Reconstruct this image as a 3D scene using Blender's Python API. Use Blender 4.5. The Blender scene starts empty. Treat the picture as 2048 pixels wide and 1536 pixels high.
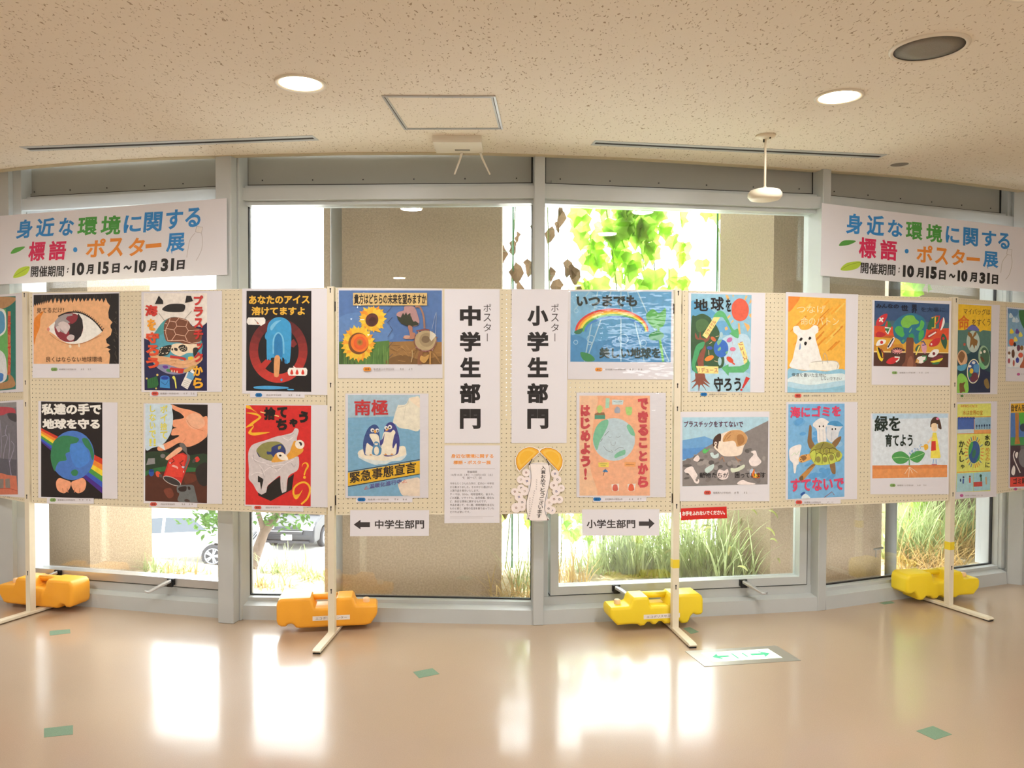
import bpy, bmesh, math, random
from mathutils import Vector, Matrix
random.seed(7)
S = bpy.context.scene
COL = S.collection

# ------------------------------------------------------------ camera
F, EYE = 1600.0, 1.40                      # focal length in pixels of the 2048 px frame, eye height
PITCH, ROLL = math.atan(40 / 1600), 0.003
_f = Vector((0, math.cos(PITCH), -math.sin(PITCH)))
_r0, _u0 = Vector((1, 0, 0)), Vector((0, math.sin(PITCH), math.cos(PITCH)))
_r = _r0 * math.cos(ROLL) + _u0 * math.sin(ROLL)
_u = _u0 * math.cos(ROLL) - _r0 * math.sin(ROLL)
EYEP = Vector((0, 0, EYE))
cam_d = bpy.data.cameras.new('camera')
cam_d.sensor_width = 36.0
cam_d.lens = F / 2048 * 36
cam_d.clip_start = 0.05
cam_d.clip_end = 500
cam = bpy.data.objects.new('camera', cam_d)
COL.objects.link(cam)
cam.matrix_world = Matrix(((_r.x, _u.x, -_f.x, 0), (_r.y, _u.y, -_f.y, 0), (_r.z, _u.z, -_f.z, EYE), (0, 0, 0, 1)))
S.camera = cam

# ------------------------------------------------------------ sky, sun, exposure
SKY = 7.5
W = bpy.data.worlds.new('sky')
S.world = W
W.use_nodes = True
_bg = W.node_tree.nodes['Background']
_bg.inputs[0].default_value = (0.93, 0.97, 1.0, 1)
_bg.inputs[1].default_value = SKY
sun_d = bpy.data.lights.new('sun', 'SUN')
sun_d.energy = 8.0
sun_d.angle = math.radians(1.0)
sun_d.color = (1.0, 0.98, 0.93)
sun = bpy.data.objects.new('sun', sun_d)
COL.objects.link(sun)
sun.rotation_euler = (math.radians(-20), math.radians(-5), 0)
LAMP = 15.5                                 # watts of one ceiling downlight
S.view_settings.view_transform = 'Standard'
S.view_settings.look = 'None'
S.view_settings.gamma = 1.0
S.view_settings.use_curve_mapping = False
S.view_settings.exposure = 0.4
S.cycles.max_bounces = 10
S.cycles.diffuse_bounces = 5
S.cycles.glossy_bounces = 5
S.cycles.transparent_max_bounces = 24
S.cycles.transmission_bounces = 8
S.cycles.sample_clamp_indirect = 6.0
S.cycles.caustics_reflective = True
S.cycles.caustics_refractive = False
S.cycles.use_denoising = True

# ------------------------------------------------------------ measuring: where a line of sight meets a plane of the room
def sight(px, py):
    return (_f * F + _r * (px - 1024) - _u * (py - 768)).normalized()
def on_level(px, py, z=0.0):
    d = sight(px, py)
    return EYEP + d * ((z - EYE) / d.z)
def at_depth(px, py, y):
    d = sight(px, py)
    return EYEP + d * (y / d.y)
def on_wall(px, py, a, b, off=0.0):
    t = (Vector((b[0] - a[0], b[1] - a[1], 0))).normalized()
    n = Vector((t.y, -t.x, 0))
    o = Vector((a[0], a[1], 0)) + n * off
    d = sight(px, py)
    return EYEP + d * ((o - EYEP).dot(n) / d.dot(n))

# ------------------------------------------------------------ colours and materials
def s2l(c):
    return c / 12.92 if c <= 0.04045 else ((c + 0.055) / 1.055) ** 2.4
def lin(h, k=1.0):
    h = h.lstrip('#')
    return tuple(min(0.95, s2l(int(h[i:i + 2], 16) / 255) * k) for i in (0, 2, 4))
MATS = {}
def mat(name, col, rough=0.5, metal=0.0, spec=0.5, noise=0.0, nscale=20.0, bump=0.0, bscale=60.0, emit=0.0, coat=0.0, sss=0.0):
    m = bpy.data.materials.new(name)
    m.use_nodes = True
    nt = m.node_tree
    b = nt.nodes['Principled BSDF']
    c = lin(col) if isinstance(col, str) else col
    b.inputs['Base Color'].default_value = (*c, 1)
    b.inputs['Roughness'].default_value = rough
    b.inputs['Metallic'].default_value = metal
    b.inputs['Specular IOR Level'].default_value = spec
    b.inputs['Coat Weight'].default_value = coat
    if emit:
        b.inputs['Emission Color'].default_value = (*c, 1)
        b.inputs['Emission Strength'].default_value = emit
    if noise or bump:
        tc = nt.nodes.new('ShaderNodeTexCoord')
        if noise:
            n = nt.nodes.new('ShaderNodeTexNoise'); n.inputs['Scale'].default_value = nscale; n.inputs['Detail'].default_value = 5
            nt.links.new(tc.outputs['Object'], n.inputs['Vector'])
            mr = nt.nodes.new('ShaderNodeMapRange'); mr.inputs['To Min'].default_value = 1 - noise; mr.inputs['To Max'].default_value = 1 + noise
            mr.inputs['From Min'].default_value = 0.25; mr.inputs['From Max'].default_value = 0.75
            nt.links.new(n.outputs['Fac'], mr.inputs['Value'])
            mx = nt.nodes.new('ShaderNodeVectorMath'); mx.operation = 'SCALE'; mx.inputs[0].default_value = c
            nt.links.new(mr.outputs[0], mx.inputs['Scale'])
            nt.links.new(mx.outputs[0], b.inputs['Base Color'])
        if bump:
            n2 = nt.nodes.new('ShaderNodeTexNoise'); n2.inputs['Scale'].default_value = bscale; n2.inputs['Detail'].default_value = 4
            nt.links.new(tc.outputs['Object'], n2.inputs['Vector'])
            bp = nt.nodes.new('ShaderNodeBump'); bp.inputs['Strength'].default_value = bump; bp.inputs['Distance'].default_value = 0.01
            nt.links.new(n2.outputs['Fac'], bp.inputs['Height'])
            nt.links.new(bp.outputs[0], b.inputs['Normal'])
    MATS[name] = m
    return m
def glass_mat(name, tint, refl=1.0, rough=0.0):
    m = bpy.data.materials.new(name); m.use_nodes = True
    nt = m.node_tree; nt.nodes.clear()
    out = nt.nodes.new('ShaderNodeOutputMaterial'); mix = nt.nodes.new('ShaderNodeMixShader')
    tr = nt.nodes.new('ShaderNodeBsdfTransparent'); tr.inputs[0].default_value = (*tint, 1)
    gl = nt.nodes.new('ShaderNodeBsdfGlossy'); gl.inputs['Roughness'].default_value = rough
    ge = nt.nodes.new('ShaderNodeNewGeometry')
    dt = nt.nodes.new('ShaderNodeVectorMath'); dt.operation = 'DOT_PRODUCT'
    nt.links.new(ge.outputs['Incoming'], dt.inputs[0]); nt.links.new(ge.outputs['Normal'], dt.inputs[1])
    def mth(op, a, b=None, c=None):
        q = nt.nodes.new('ShaderNodeMath'); q.operation = op
        for k, v in enumerate((a, b, c)):
            if v is None: continue
            if isinstance(v, (int, float)): q.inputs[k].default_value = v
            else: nt.links.new(v, q.inputs[k])
        return q.outputs[0]
    om = mth('SUBTRACT', 1.0, mth('ABSOLUTE', dt.outputs['Value']))
    fr = mth('MULTIPLY_ADD', mth('POWER', om, 5.0), 0.96, 0.04)      # reflectance of a glass surface by viewing angle
    fm = mth('MULTIPLY', fr, refl); fm.node.use_clamp = True
    nt.links.new(fm, mix.inputs[0])
    nt.links.new(tr.outputs[0], mix.inputs[1]); nt.links.new(gl.outputs[0], mix.inputs[2]); nt.links.new(mix.outputs[0], out.inputs[0])
    MATS[name] = m
    return m
def leaf_mat(name, col, trans=0.6):
    m = bpy.data.materials.new(name); m.use_nodes = True
    nt = m.node_tree; nt.nodes.clear()
    out = nt.nodes.new('ShaderNodeOutputMaterial'); mix = nt.nodes.new('ShaderNodeMixShader'); mix.inputs[0].default_value = trans
    df = nt.nodes.new('ShaderNodeBsdfDiffuse'); tl = nt.nodes.new('ShaderNodeBsdfTranslucent')
    c = lin(col)
    tc = nt.nodes.new('ShaderNodeTexCoord'); n = nt.nodes.new('ShaderNodeTexNoise'); n.inputs['Scale'].default_value = 9
    nt.links.new(tc.outputs['Object'], n.inputs['Vector'])
    mr = nt.nodes.new('ShaderNodeMapRange'); mr.inputs['From Min'].default_value = .3; mr.inputs['From Max'].default_value = .7
    mr.inputs['To Min'].default_value = .65; mr.inputs['To Max'].default_value = 1.3
    nt.links.new(n.outputs['Fac'], mr.inputs['Value'])
    mx = nt.nodes.new('ShaderNodeVectorMath'); mx.operation = 'SCALE'; mx.inputs[0].default_value = c
    nt.links.new(mr.outputs[0], mx.inputs['Scale'])
    nt.links.new(mx.outputs[0], df.inputs[0]); nt.links.new(mx.outputs[0], tl.inputs[0])
    nt.links.new(df.outputs[0], mix.inputs[1]); nt.links.new(tl.outputs[0], mix.inputs[2]); nt.links.new(mix.outputs[0], out.inputs[0])
    MATS[name] = m
    return m

# ------------------------------------------------------------ object helpers
def link(name, bm_or_me, m, parent=None, smooth=False, loc=None):
    if isinstance(bm_or_me, bmesh.types.BMesh):
        me = bpy.data.meshes.new(name)
        bm_or_me.normal_update()
        bm_or_me.to_mesh(me); bm_or_me.free()
    else:
        me = bm_or_me
    o = bpy.data.objects.new(name, me)
    COL.objects.link(o)
    for mm in (m if isinstance(m, (list, tuple)) else [m]):
        me.materials.append(mm)
    if smooth:
        for p in me.polygons: p.use_smooth = True
    if loc is not None: o.location = loc
    if parent is not None: o.parent = parent
    return o
def empty(name, loc=(0, 0, 0), rz=0.0):
    o = bpy.data.objects.new(name, None); COL.objects.link(o)
    o.location = loc; o.rotation_euler = (0, 0, rz); o.empty_display_size = 0.1
    return o
def tag(o, label, cat, group=None, kind=None):
    o['label'] = label; o['category'] = cat
    if group: o['group'] = group
    if kind: o['kind'] = kind
    return o
def struct(o, label=None):
    o['kind'] = 'structure'
    if label: o['label'] = label
    return o
def box(bm, x0, x1, y0, y1, z0, z1, M=None):
    vs = [bm.verts.new((M @ Vector(p)) if M else p) for p in
          ((x0, y0, z0), (x1, y0, z0), (x1, y1, z0), (x0, y1, z0), (x0, y0, z1), (x1, y0, z1), (x1, y1, z1), (x0, y1, z1))]
    for f in ((3, 2, 1, 0), (4, 5, 6, 7), (0, 1, 5, 4), (1, 2, 6, 5), (2, 3, 7, 6), (3, 0, 4, 7)):
        bm.faces.new([vs[i] for i in f])
    return vs
def prism(bm, pts, z0, z1):
    a = [bm.verts.new((p[0], p[1], z0)) for p in pts]; b = [bm.verts.new((p[0], p[1], z1)) for p in pts]
    n = len(pts)
    bm.faces.new(a[::-1]); bm.faces.new(b)
    for i in range(n): bm.faces.new((a[i], a[(i + 1) % n], b[(i + 1) % n], b[i]))
def fixn(bm): bmesh.ops.recalc_face_normals(bm, faces=bm.faces[:])
def bevel(bm, off, seg=2, ang=0.5):
    es = [e for e in bm.edges if len(e.link_faces) == 2 and e.calc_face_angle(0) > ang]
    bmesh.ops.bevel(bm, geom=es, offset=off, segments=seg, profile=0.5, affect='EDGES')
def lathe(bm, prof, n=24, M=None, cap=True):
    rings = []
    for r, z in prof:
        ring = []
        for i in range(n):
            a = 2 * math.pi * i / n
            p = Vector((r * math.cos(a), r * math.sin(a), z))
            ring.append(bm.verts.new((M @ p) if M else p))
        rings.append(ring)
    for k in range(len(rings) - 1):
        for i in range(n):
            bm.faces.new((rings[k][i], rings[k][(i + 1) % n], rings[k + 1][(i + 1) % n], rings[k + 1][i]))
    if not cap: return
    if prof[0][0] > 1e-6: bm.faces.new(rings[0][::-1])
    if prof[-1][0] > 1e-6: bm.faces.new(rings[-1])
def tube(bm, pts, r, n=6, r1=None):
    pts = [Vector(p) for p in pts]
    rings = []
    for k, p in enumerate(pts):
        t = (pts[min(k + 1, len(pts) - 1)] - pts[max(k - 1, 0)]).normalized()
        a = t.orthogonal().normalized() if abs(t.z) > 0.95 else t.cross(Vector((0, 0, 1))).normalized()
        b = t.cross(a).normalized()
        rr = r if r1 is None else r + (r1 - r) * k / max(1, len(pts) - 1)
        rings.append([bm.verts.new(p + a * rr * math.cos(2 * math.pi * i / n) + b * rr * math.sin(2 * math.pi * i / n)) for i in range(n)])
    for k in range(len(rings) - 1):
        for i in range(n):
            bm.faces.new((rings[k][i], rings[k][(i + 1) % n], rings[k + 1][(i + 1) % n], rings[k + 1][i]))
    bm.faces.new(rings[0][::-1]); bm.faces.new(rings[-1])
# ============================================================ materials of the building
M_ALU = mat('grey_window_metal', '#bfc4c4', 0.36, 0.0, 0.5, noise=0.03, nscale=6)
M_SILVER = mat('silver_sash_metal', '#c4c6c8', 0.28, 0.55)
M_GREYP = mat('grey_blind_panel', '#a3a39c', 0.6, noise=0.03, nscale=3)
M_GASKET = mat('black_rubber_gasket', '#1c1c1e', 0.5)
M_WALL = mat('white_wall_paint', '#e6dfd2', 0.6, bump=0.05, bscale=150)
M_CONC = mat('beige_sprayed_render', '#b3a08a', 0.9, noise=0.22, nscale=90, bump=0.5, bscale=160)
M_PIPE = mat('grey_drain_pipe', '#85857f', 0.5)
M_GLASS = glass_mat('window_glass', (0.97, 0.98, 0.975), 2.6)
M_CEDGE = mat('cream_ceiling_trim', '#cfc3a6', 0.5)
M_OUT = mat('pale_concrete_outdoors', '#d8d6d0', 0.9, noise=0.06, nscale=2)
M_SOIL = mat('brown_soil', '#b3a488', 1.0, noise=0.3, nscale=30, bump=0.6, bscale=60)

def ceiling_mat():
    m = mat('fissured_ceiling_board', '#efe7d8', 0.85)
    nt = m.node_tree; b = nt.nodes['Principled BSDF']
    tc = nt.nodes.new('ShaderNodeTexCoord')
    mp = nt.nodes.new('ShaderNodeMapping'); mp.inputs['Scale'].default_value = (150, 62, 1)
    nt.links.new(tc.outputs['Object'], mp.inputs['Vector'])
    wob = nt.nodes.new('ShaderNodeTexNoise'); wob.inputs['Scale'].default_value = 20
    nt.links.new(tc.outputs['Object'], wob.inputs['Vector'])
    ad = nt.nodes.new('ShaderNodeVectorMath'); ad.operation = 'MULTIPLY_ADD'; ad.inputs[1].default_value = (5.5, 3, 0)
    nt.links.new(wob.outputs['Color'], ad.inputs[0]); nt.links.new(mp.outputs[0], ad.inputs[2])
    n = nt.nodes.new('ShaderNodeTexNoise'); n.inputs['Scale'].default_value = 1.0; n.inputs['Detail'].default_value = 1.5; n.inputs['Roughness'].default_value = .4
    nt.links.new(ad.outputs[0], n.inputs['Vector'])
    mr = nt.nodes.new('ShaderNodeMapRange'); mr.inputs['From Min'].default_value = 0.655; mr.inputs['From Max'].default_value = 0.71
    nt.links.new(n.outputs['Fac'], mr.inputs['Value'])
    mix = nt.nodes.new('ShaderNodeMix'); mix.data_type = 'RGBA'
    mix.inputs['A'].default_value = (*lin('#efe7d8'), 1); mix.inputs['B'].default_value = (*lin('#ad9b82'), 1)
    nt.links.new(mr.outputs[0], mix.inputs['Factor']); nt.links.new(mix.outputs['Result'], b.inputs['Base Color'])
    bp = nt.nodes.new('ShaderNodeBump'); bp.inputs['Strength'].default_value = 0.35; bp.inputs['Distance'].default_value = 0.004; bp.invert = True
    nt.links.new(mr.outputs[0], bp.inputs['Height']); nt.links.new(bp.outputs[0], b.inputs['Normal'])
    return m
M_CEIL = ceiling_mat()
def floor_mat():
    m = mat('polished_beige_vinyl', '#c9ae8e', 0.14, spec=0.5)
    nt = m.node_tree; b = nt.nodes['Principled BSDF']
    tc = nt.nodes.new('ShaderNodeTexCoord')
    def noise(sc, det, vec=None):
        n = nt.nodes.new('ShaderNodeTexNoise'); n.inputs['Scale'].default_value = sc; n.inputs['Detail'].default_value = det
        nt.links.new(vec or tc.outputs['Object'], n.inputs['Vector']); return n
    n1, n2 = noise(1.1, 4), noise(260, 2)
    mix = nt.nodes.new('ShaderNodeMix'); mix.data_type = 'RGBA'
    mix.inputs['A'].default_value = (*lin('#b09a82'), 1); mix.inputs['B'].default_value = (*lin('#bda68d'), 1)
    nt.links.new(n1.outputs['Fac'], mix.inputs['Factor'])
    mr = nt.nodes.new('ShaderNodeMapRange'); mr.inputs['To Min'].default_value = .86; mr.inputs['To Max'].default_value = 1.12
    nt.links.new(n2.outputs['Fac'], mr.inputs['Value'])
    mx = nt.nodes.new('ShaderNodeVectorMath'); mx.operation = 'SCALE'
    nt.links.new(mix.outputs['Result'], mx.inputs[0]); nt.links.new(mr.outputs[0], mx.inputs['Scale'])
    nt.links.new(mx.outputs[0], b.inputs['Base Color'])
    n3 = noise(3.0, 6)
    r = nt.nodes.new('ShaderNodeMapRange'); r.inputs['From Min'].default_value = .3; r.inputs['From Max'].default_value = .7
    r.inputs['To Min'].default_value = 0.10; r.inputs['To Max'].default_value = 0.20
    nt.links.new(n3.outputs['Fac'], r.inputs['Value']); nt.links.new(r.outputs[0], b.inputs['Coat Roughness'])
    b.inputs['Coat Weight'].default_value = .85; b.inputs['Roughness'].default_value = .45
    n4 = noise(2.4, 2)
    bp = nt.nodes.new('ShaderNodeBump'); bp.inputs['Strength'].default_value = 0.05; bp.inputs['Distance'].default_value = 0.02
    nt.links.new(n4.outputs['Fac'], bp.inputs['Height']); nt.links.new(bp.outputs[0], b.inputs['Coat Normal'])
    return m
M_FLOOR = floor_mat()

# ============================================================ floor, ceiling, walls
CEIL, TOPZ = 2.50, 2.95
def P2(px, py): p = on_level(px, py); return Vector((p.x, p.y))
BAYS = [(P2(27, 1201), P2(436, 1236)), (P2(482, 1239), P2(1066, 1250)), (P2(1087, 1249.5), P2(1636, 1221.6)), (P2(1652, 1219.7), P2(2014, 1168))]
MULL = [(P2(436, 1246), P2(467, 1248)), (P2(1066, 1251), P2(1087, 1250.5)), (P2(1636, 1222.2), P2(1652, 1220.2))]
RX0, RX1, RY0 = -7.5, 7.5, -7.0
LW = (P2(-60, 1194), P2(27, 1203))               # wall stub left of the first bay
RW = (P2(2014, 1167), P2(2043, 1170.5))          # pilaster right of the last bay
ldir = (LW[0] - LW[1]).normalized()
lend = Vector((RX0, LW[0].y + (LW[0].x - RX0) * 1.25))
rend = Vector((RX1, RW[1].y + 3.3))

bm = bmesh.new()
front = [(RX1, 8.0), (RX0, 8.0)]
prism(bm, [(RX0, RY0), (RX1, RY0), (RX1, RW[1].y + 3.4), (RW[1].x + .1, RW[1].y + .15), (BAYS[3][0].x, BAYS[3][0].y + .12), (BAYS[2][0].x, BAYS[2][0].y + .12),
           (BAYS[1][0].x, BAYS[1][0].y + .12), (BAYS[0][0].x, BAYS[0][0].y + .15), (LW[0].x, LW[0].y + .1), (RX0, lend.y + .1)], -0.12, 0.0)
struct(link('floor', bm, M_FLOOR), 'polished beige vinyl floor')

edge_px = [(-420, 411), (-250, 383), (-120, 362), (0, 344), (60, 337), (130, 331), (220, 325), (330, 319), (440, 315.5), (560, 312), (700, 309), (840, 308.5), (960, 309.5), (1080, 313),
           (1240, 319), (1380, 327), (1500, 335), (1620, 343), (1720, 349), (1800, 355), (1900, 366), (1980, 376), (2048, 386), (2180, 410), (2330, 440)]
edge = [on_level(x, y, CEIL) for x, y in edge_px]
bm = bmesh.new()
prism(bm, [(RX0, RY0), (RX1, RY0), (RX1, edge[-1].y)] + [(p.x, p.y) for p in edge[::-1]] + [(RX0, edge[0].y)], CEIL, CEIL + 0.06)
struct(link('ceiling', bm, M_CEIL), 'beige fissured ceiling board with a curved front edge')
# trim strip following the curved edge
bm = bmesh.new()
prev = None
for i, p in enumerate(edge):
    q0, q1 = edge[max(0, i - 1)], edge[min(len(edge) - 1, i + 1)]
    t = Vector((q1.x - q0.x, q1.y - q0.y, 0)).normalized(); n = Vector((-t.y, t.x, 0))
    ring = [bm.verts.new(Vector((p.x, p.y, z)) + n * o) for o, z in ((-.045, CEIL - .004), (-.001, CEIL - .004), (0.004, CEIL + .07), (-.045, CEIL + .0))]
    if prev:
        for k in range(4): bm.faces.new((prev[k], prev[(k + 1) % 4], ring[(k + 1) % 4], ring[k]))
    prev = ring
fixn(bm)
struct(link('trim_1', bm, M_CEDGE), 'cream edge strip along the curved ceiling')
# slab over the window pocket and unseen eaves, extended to shade the piers
bm = bmesh.new()
prism(bm, [(RX0, 3.3), (RX1, 3.3), (RX1, 9.0), (3.6, 7.1), (2.0, 6.2), (.9, 5.7), (-1.6, 5.6), (-3.6, 6.2), (RX0, lend.y + .5)], TOPZ, TOPZ + .25)
struct(link('ceiling_pocket', bm, M_GREYP))

def wall_seg(bm, a, b, th, z0, z1):
    t = (b - a).normalized(); n = Vector((-t.y, t.x))
    prism(bm, [a, b, b + n * th, a + n * th], z0, z1)
bm = bmesh.new(); wall_seg(bm, LW[0], LW[1], .16, 0, TOPZ); wall_seg(bm, lend, LW[0] + Vector((0, -.003)), .16, 0, TOPZ); struct(link('wall_front_left', bm, M_ALU))
bm = bmesh.new(); wall_seg(bm, RW[0], RW[1], .2, 0, TOPZ); wall_seg(bm, RW[1] + Vector((.0, -.004)), rend, .2, 0, TOPZ); struct(link('wall_front_right', bm, M_ALU))
bm = bmesh.new(); box(bm, RX0 - .2, RX0, RY0, lend.y + .3, 0, TOPZ); struct(link('wall_left', bm, M_WALL))
bm = bmesh.new(); box(bm, RX1, RX1 + .2, RY0, 8.8, 0, TOPZ); struct(link('wall_right', bm, M_WALL))
# back wall with a high window on the right (behind the camera)
bm = bmesh.new()
box(bm, RX0, 2.9, RY0 - .2, RY0, 0, TOPZ); box(bm, 2.9, RX1, RY0 - .2, RY0, 0, 1.6); box(bm, 2.9, RX1, RY0 - .2, RY0, 2.44, TOPZ); box(bm, 7.1, RX1, RY0 - .2, RY0, 1.6, 2.44)
struct(link('wall_back', bm, M_WALL))
w = struct(empty('window_5', (2.9, RY0 - .1, 1.6)))
bm = bmesh.new()
for x0, x1, z0, z1 in ((0, 4.2, 0, .05), (0, 4.2, .79, .84), (0, .05, .05, .79), (4.15, 4.2, .05, .79), (2.07, 2.13, .05, .79)): box(bm, x0, x1, -.03, .03, z0, z1)
link('frame', bm, M_ALU, w)
bm = bmesh.new(); box(bm, .05, 4.15, -.003, .003, .05, .79); link('glass', bm, M_GLASS, w)

# ============================================================ window bays
class Bay:
    def __init__(s, a, b):
        s.a = Vector((a.x, a.y, 0)); d = b - a; s.L = d.length
        s.ang = math.atan2(d.y, d.x)
        s.M = Matrix.Translation(s.a) @ Matrix.Rotation(s.ang, 4, 'Z')   # local x along the bay, y outwards, z up
        s.t = Vector((math.cos(s.ang), math.sin(s.ang), 0)); s.n = Vector((math.sin(s.ang), -math.cos(s.ang), 0))
BAYS[0] = (BAYS[0][0], BAYS[0][1] + (BAYS[0][1] - BAYS[0][0]).normalized() * .09)
BAY = [Bay(a, b) for a, b in BAYS]
ZG1 = 2.262
for i, B in enumerate(BAY):
    w = struct(empty('window_%d' % (i + 1), B.a, B.ang)); L = B.L
    sash = i in (0, 2)
    # sill
    bm = bmesh.new()
    a = [bm.verts.new(p) for p in ((0, 0, 0), (0, .14, 0), (0, .14, .092), (0, .05, .088), (0, .004, .076))]
    b = [bm.verts.new((L, p.co.y, p.co.z)) for p in a]
    bm.faces.new(a); bm.faces.new(b[::-1])
    for k in range(5): bm.faces.new((a[k], b[k], b[(k + 1) % 5], a[(k + 1) % 5]))
    fixn(bm); link('sill', bm, M_ALU, w)
    # frame around the glazing
    bm = bmesh.new()
    z0 = .085
    fb = .05 if sash else .022
    fl = .035 if sash else .012
    box(bm, 0, L, .055, .14, z0, z0 + fb)
    zj = 1.15 if sash else ZG1 + .02
    box(bm, -.03, fl, .06, .15, z0, zj); box(bm, L - fl, L + .03, .06, .15, z0, zj)
    if sash: box(bm, -.03, .012, .06, .15, zj, ZG1 + .02); box(bm, L - .012, L + .03, .06, .15, zj, ZG1 + .02)
    box(bm, 0, L, .05, .15, ZG1, ZG1 + .03)
    fixn(bm); link('frame', bm, M_ALU, w)
    zb = z0 + fb
    if sash:
        zt = 1.12
        bm = bmesh.new(); box(bm, 0, L, .06, .15, zt, zt + .05); fixn(bm); link('transom', bm, M_ALU, w)
        h = empty('sash', (0, 0, 0)); h.parent = w
        bm = bmesh.new()
        u0, u1 = fl + .012, L - fl - .012
        sw = .045
        box(bm, u0, u1, .045, .12, zb + .008, zb + .008 + sw); box(bm, u0, u1, .045, .12, zt - sw, zt - .008)
        box(bm, u0, u0 + sw, .045, .12, zb + .008 + sw, zt - sw); box(bm, u1 - sw, u1, .045, .12, zb + .008 + sw, zt - sw)
        bevel(bm, .006, 2); fixn(bm); link('sash_frame', bm, M_SILVER if i == 0 else M_ALU, h)
        bm = bmesh.new()
        for x0, x1, q0, q1 in (((u0 - .012, u0 + .002, zb, zt) if i == 0 else (u1 - .002, u1 + .012, zb, zt)), (u0, u1, zb - .002, zb + .009)): box(bm, x0, x1, .062, .11, q0, q1)
        link('gasket', bm, M_GASKET, h)
        bm = bmesh.new(); box(bm, u0 + sw, u1 - sw, .092, .098, zb + .008 + sw, zt - sw); link('sash_glass', bm, M_GLASS, h)
        bm = bmesh.new(); box(bm, .012, L - .012, .107, .113, zt + .05, ZG1); link('glass', bm, M_GLASS, w)
        for u in ((.17, .73) if i == 0 else (.245, .74)):
            hd = empty('window_handle', (u0 + (u1 - u0) * u, .045, zb + .03)); hd.parent = w
            bm = bmesh.new(); box(bm, -.022, .022, -.012, .002, -.012, .022); box(bm, -.017, .017, -.022, -.008, -.022, .006); bevel(bm, .003, 1)
            link('handle_base', bm, M_GASKET, hd)
            bm = bmesh.new()
            sx = -1 if i == 0 else 1
            a_, b_ = Vector((0, -.012, .012)), Vector((.075 * sx, -.10, -.034))
            t = (b_ - a_).normalized(); sd = t.cross(Vector((0, 0, 1))).normalized() * .014; up = Vector((0, 0, .008))
            v0 = [a_ - sd * 1.3 - up, a_ + sd * 1.3 - up, a_ + sd * 1.3 + up, a_ - sd * 1.3 + up]; v1 = [b_ - sd - up * .7, b_ + sd - up * .7, b_ + sd + up * .7, b_ - sd + up * .7]
            v2 = [p + Vector((.02 * sx, -.004, .003)) for p in v1]
            rr = [[bm.verts.new(p) for p in q] for q in (v0, v1, v2)]
            for q in range(2):
                for k in range(4): bm.faces.new((rr[q][k], rr[q][(k + 1) % 4], rr[q + 1][(k + 1) % 4], rr[q + 1][k]))
            bm.faces.new(rr[0][::-1]); bm.faces.new(rr[2]); fixn(bm); bevel(bm, .003, 2)
            link('lever', bm, M_SILVER, hd, smooth=True)
    else:
        bm = bmesh.new()
        for x0, x1, q0, q1 in ((fl - .002, fl + .006, zb, ZG1), (L - fl - .006, L - fl + .002, zb, ZG1), (fl, L - fl, zb - .001, zb + .006)): box(bm, x0, x1, .1, .118, q0, q1)
        link('gasket', bm, M_GASKET, w)
        bm = bmesh.new(); box(bm, fl, L - fl, .107, .113, zb, ZG1); link('glass', bm, M_GLASS, w)
    # head rail, ledge and blind panel above
    bm = bmesh.new()
    box(bm, -.02, L + .02, .015, .14, ZG1 + .021, ZG1 + .086); bevel(bm, .004, 1)
    box(bm, 0, L, .045, .12, ZG1 + .086, ZG1 + .105)
    fixn(bm); link('head_rail', bm, M_ALU, w)
    bm = bmesh.new()
    zz = ZG1 + .108
    box(bm, .0, L, .085, .12, zz, TOPZ)
    fixn(bm); link('blind_panel', bm, M_GREYP, w)
    bm = bmesh.new()
    box(bm, .012, .02, .078, .09, zz, TOPZ); box(bm, L - .02, L - .012, .078, .09, zz, TOPZ); box(bm, .02, L - .02, .075, .09, zz + .002, zz + .008)
    for k in range(6): box(bm, .1 + k * (L - .2) / 5 - .003, .1 + k * (L - .2) / 5 + .003, .082, .086, zz + .03, zz + .036)
    link('shadow_gap', bm, M_GASKET, w)
    bm = bmesh.new(); box(bm, .05, L - .05, .076, .09, zz + .008, zz + .022); link('panel_clip_strip', bm, M_GREYP, w)
for i, (a, b) in enumerate(MULL):
    B = Bay(a, b); L = B.L
    bm = bmesh.new()
    box(bm, 0, L, 0, .16, 0, TOPZ, B.M)
    if i == 0:
        box(bm, L - .001, L + .012, .06, .16, 0.0, TOPZ, B.M)
    fixn(bm); bevel(bm, .003, 1)
    struct(link('trim_%d' % (i + 2), bm, M_ALU), 'grey metal mullion')
bm = bmesh.new(); B = Bay(LW[1] + ldir * .002, LW[1] - ldir * .03); box(bm, -.02, B.L + .03, .03, .2, 0.08, TOPZ, B.M); fixn(bm)
struct(link('trim_5', bm, M_ALU), 'grey metal window post at the left wall')
bm = bmesh.new(); B = BAY[3]; box(bm, B.L - .01, B.L + .10, .035, .22, .093, TOPZ, B.M); fixn(bm)
struct(link('trim_6', bm, M_ALU), 'grey metal window post at the right pilaster')
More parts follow.
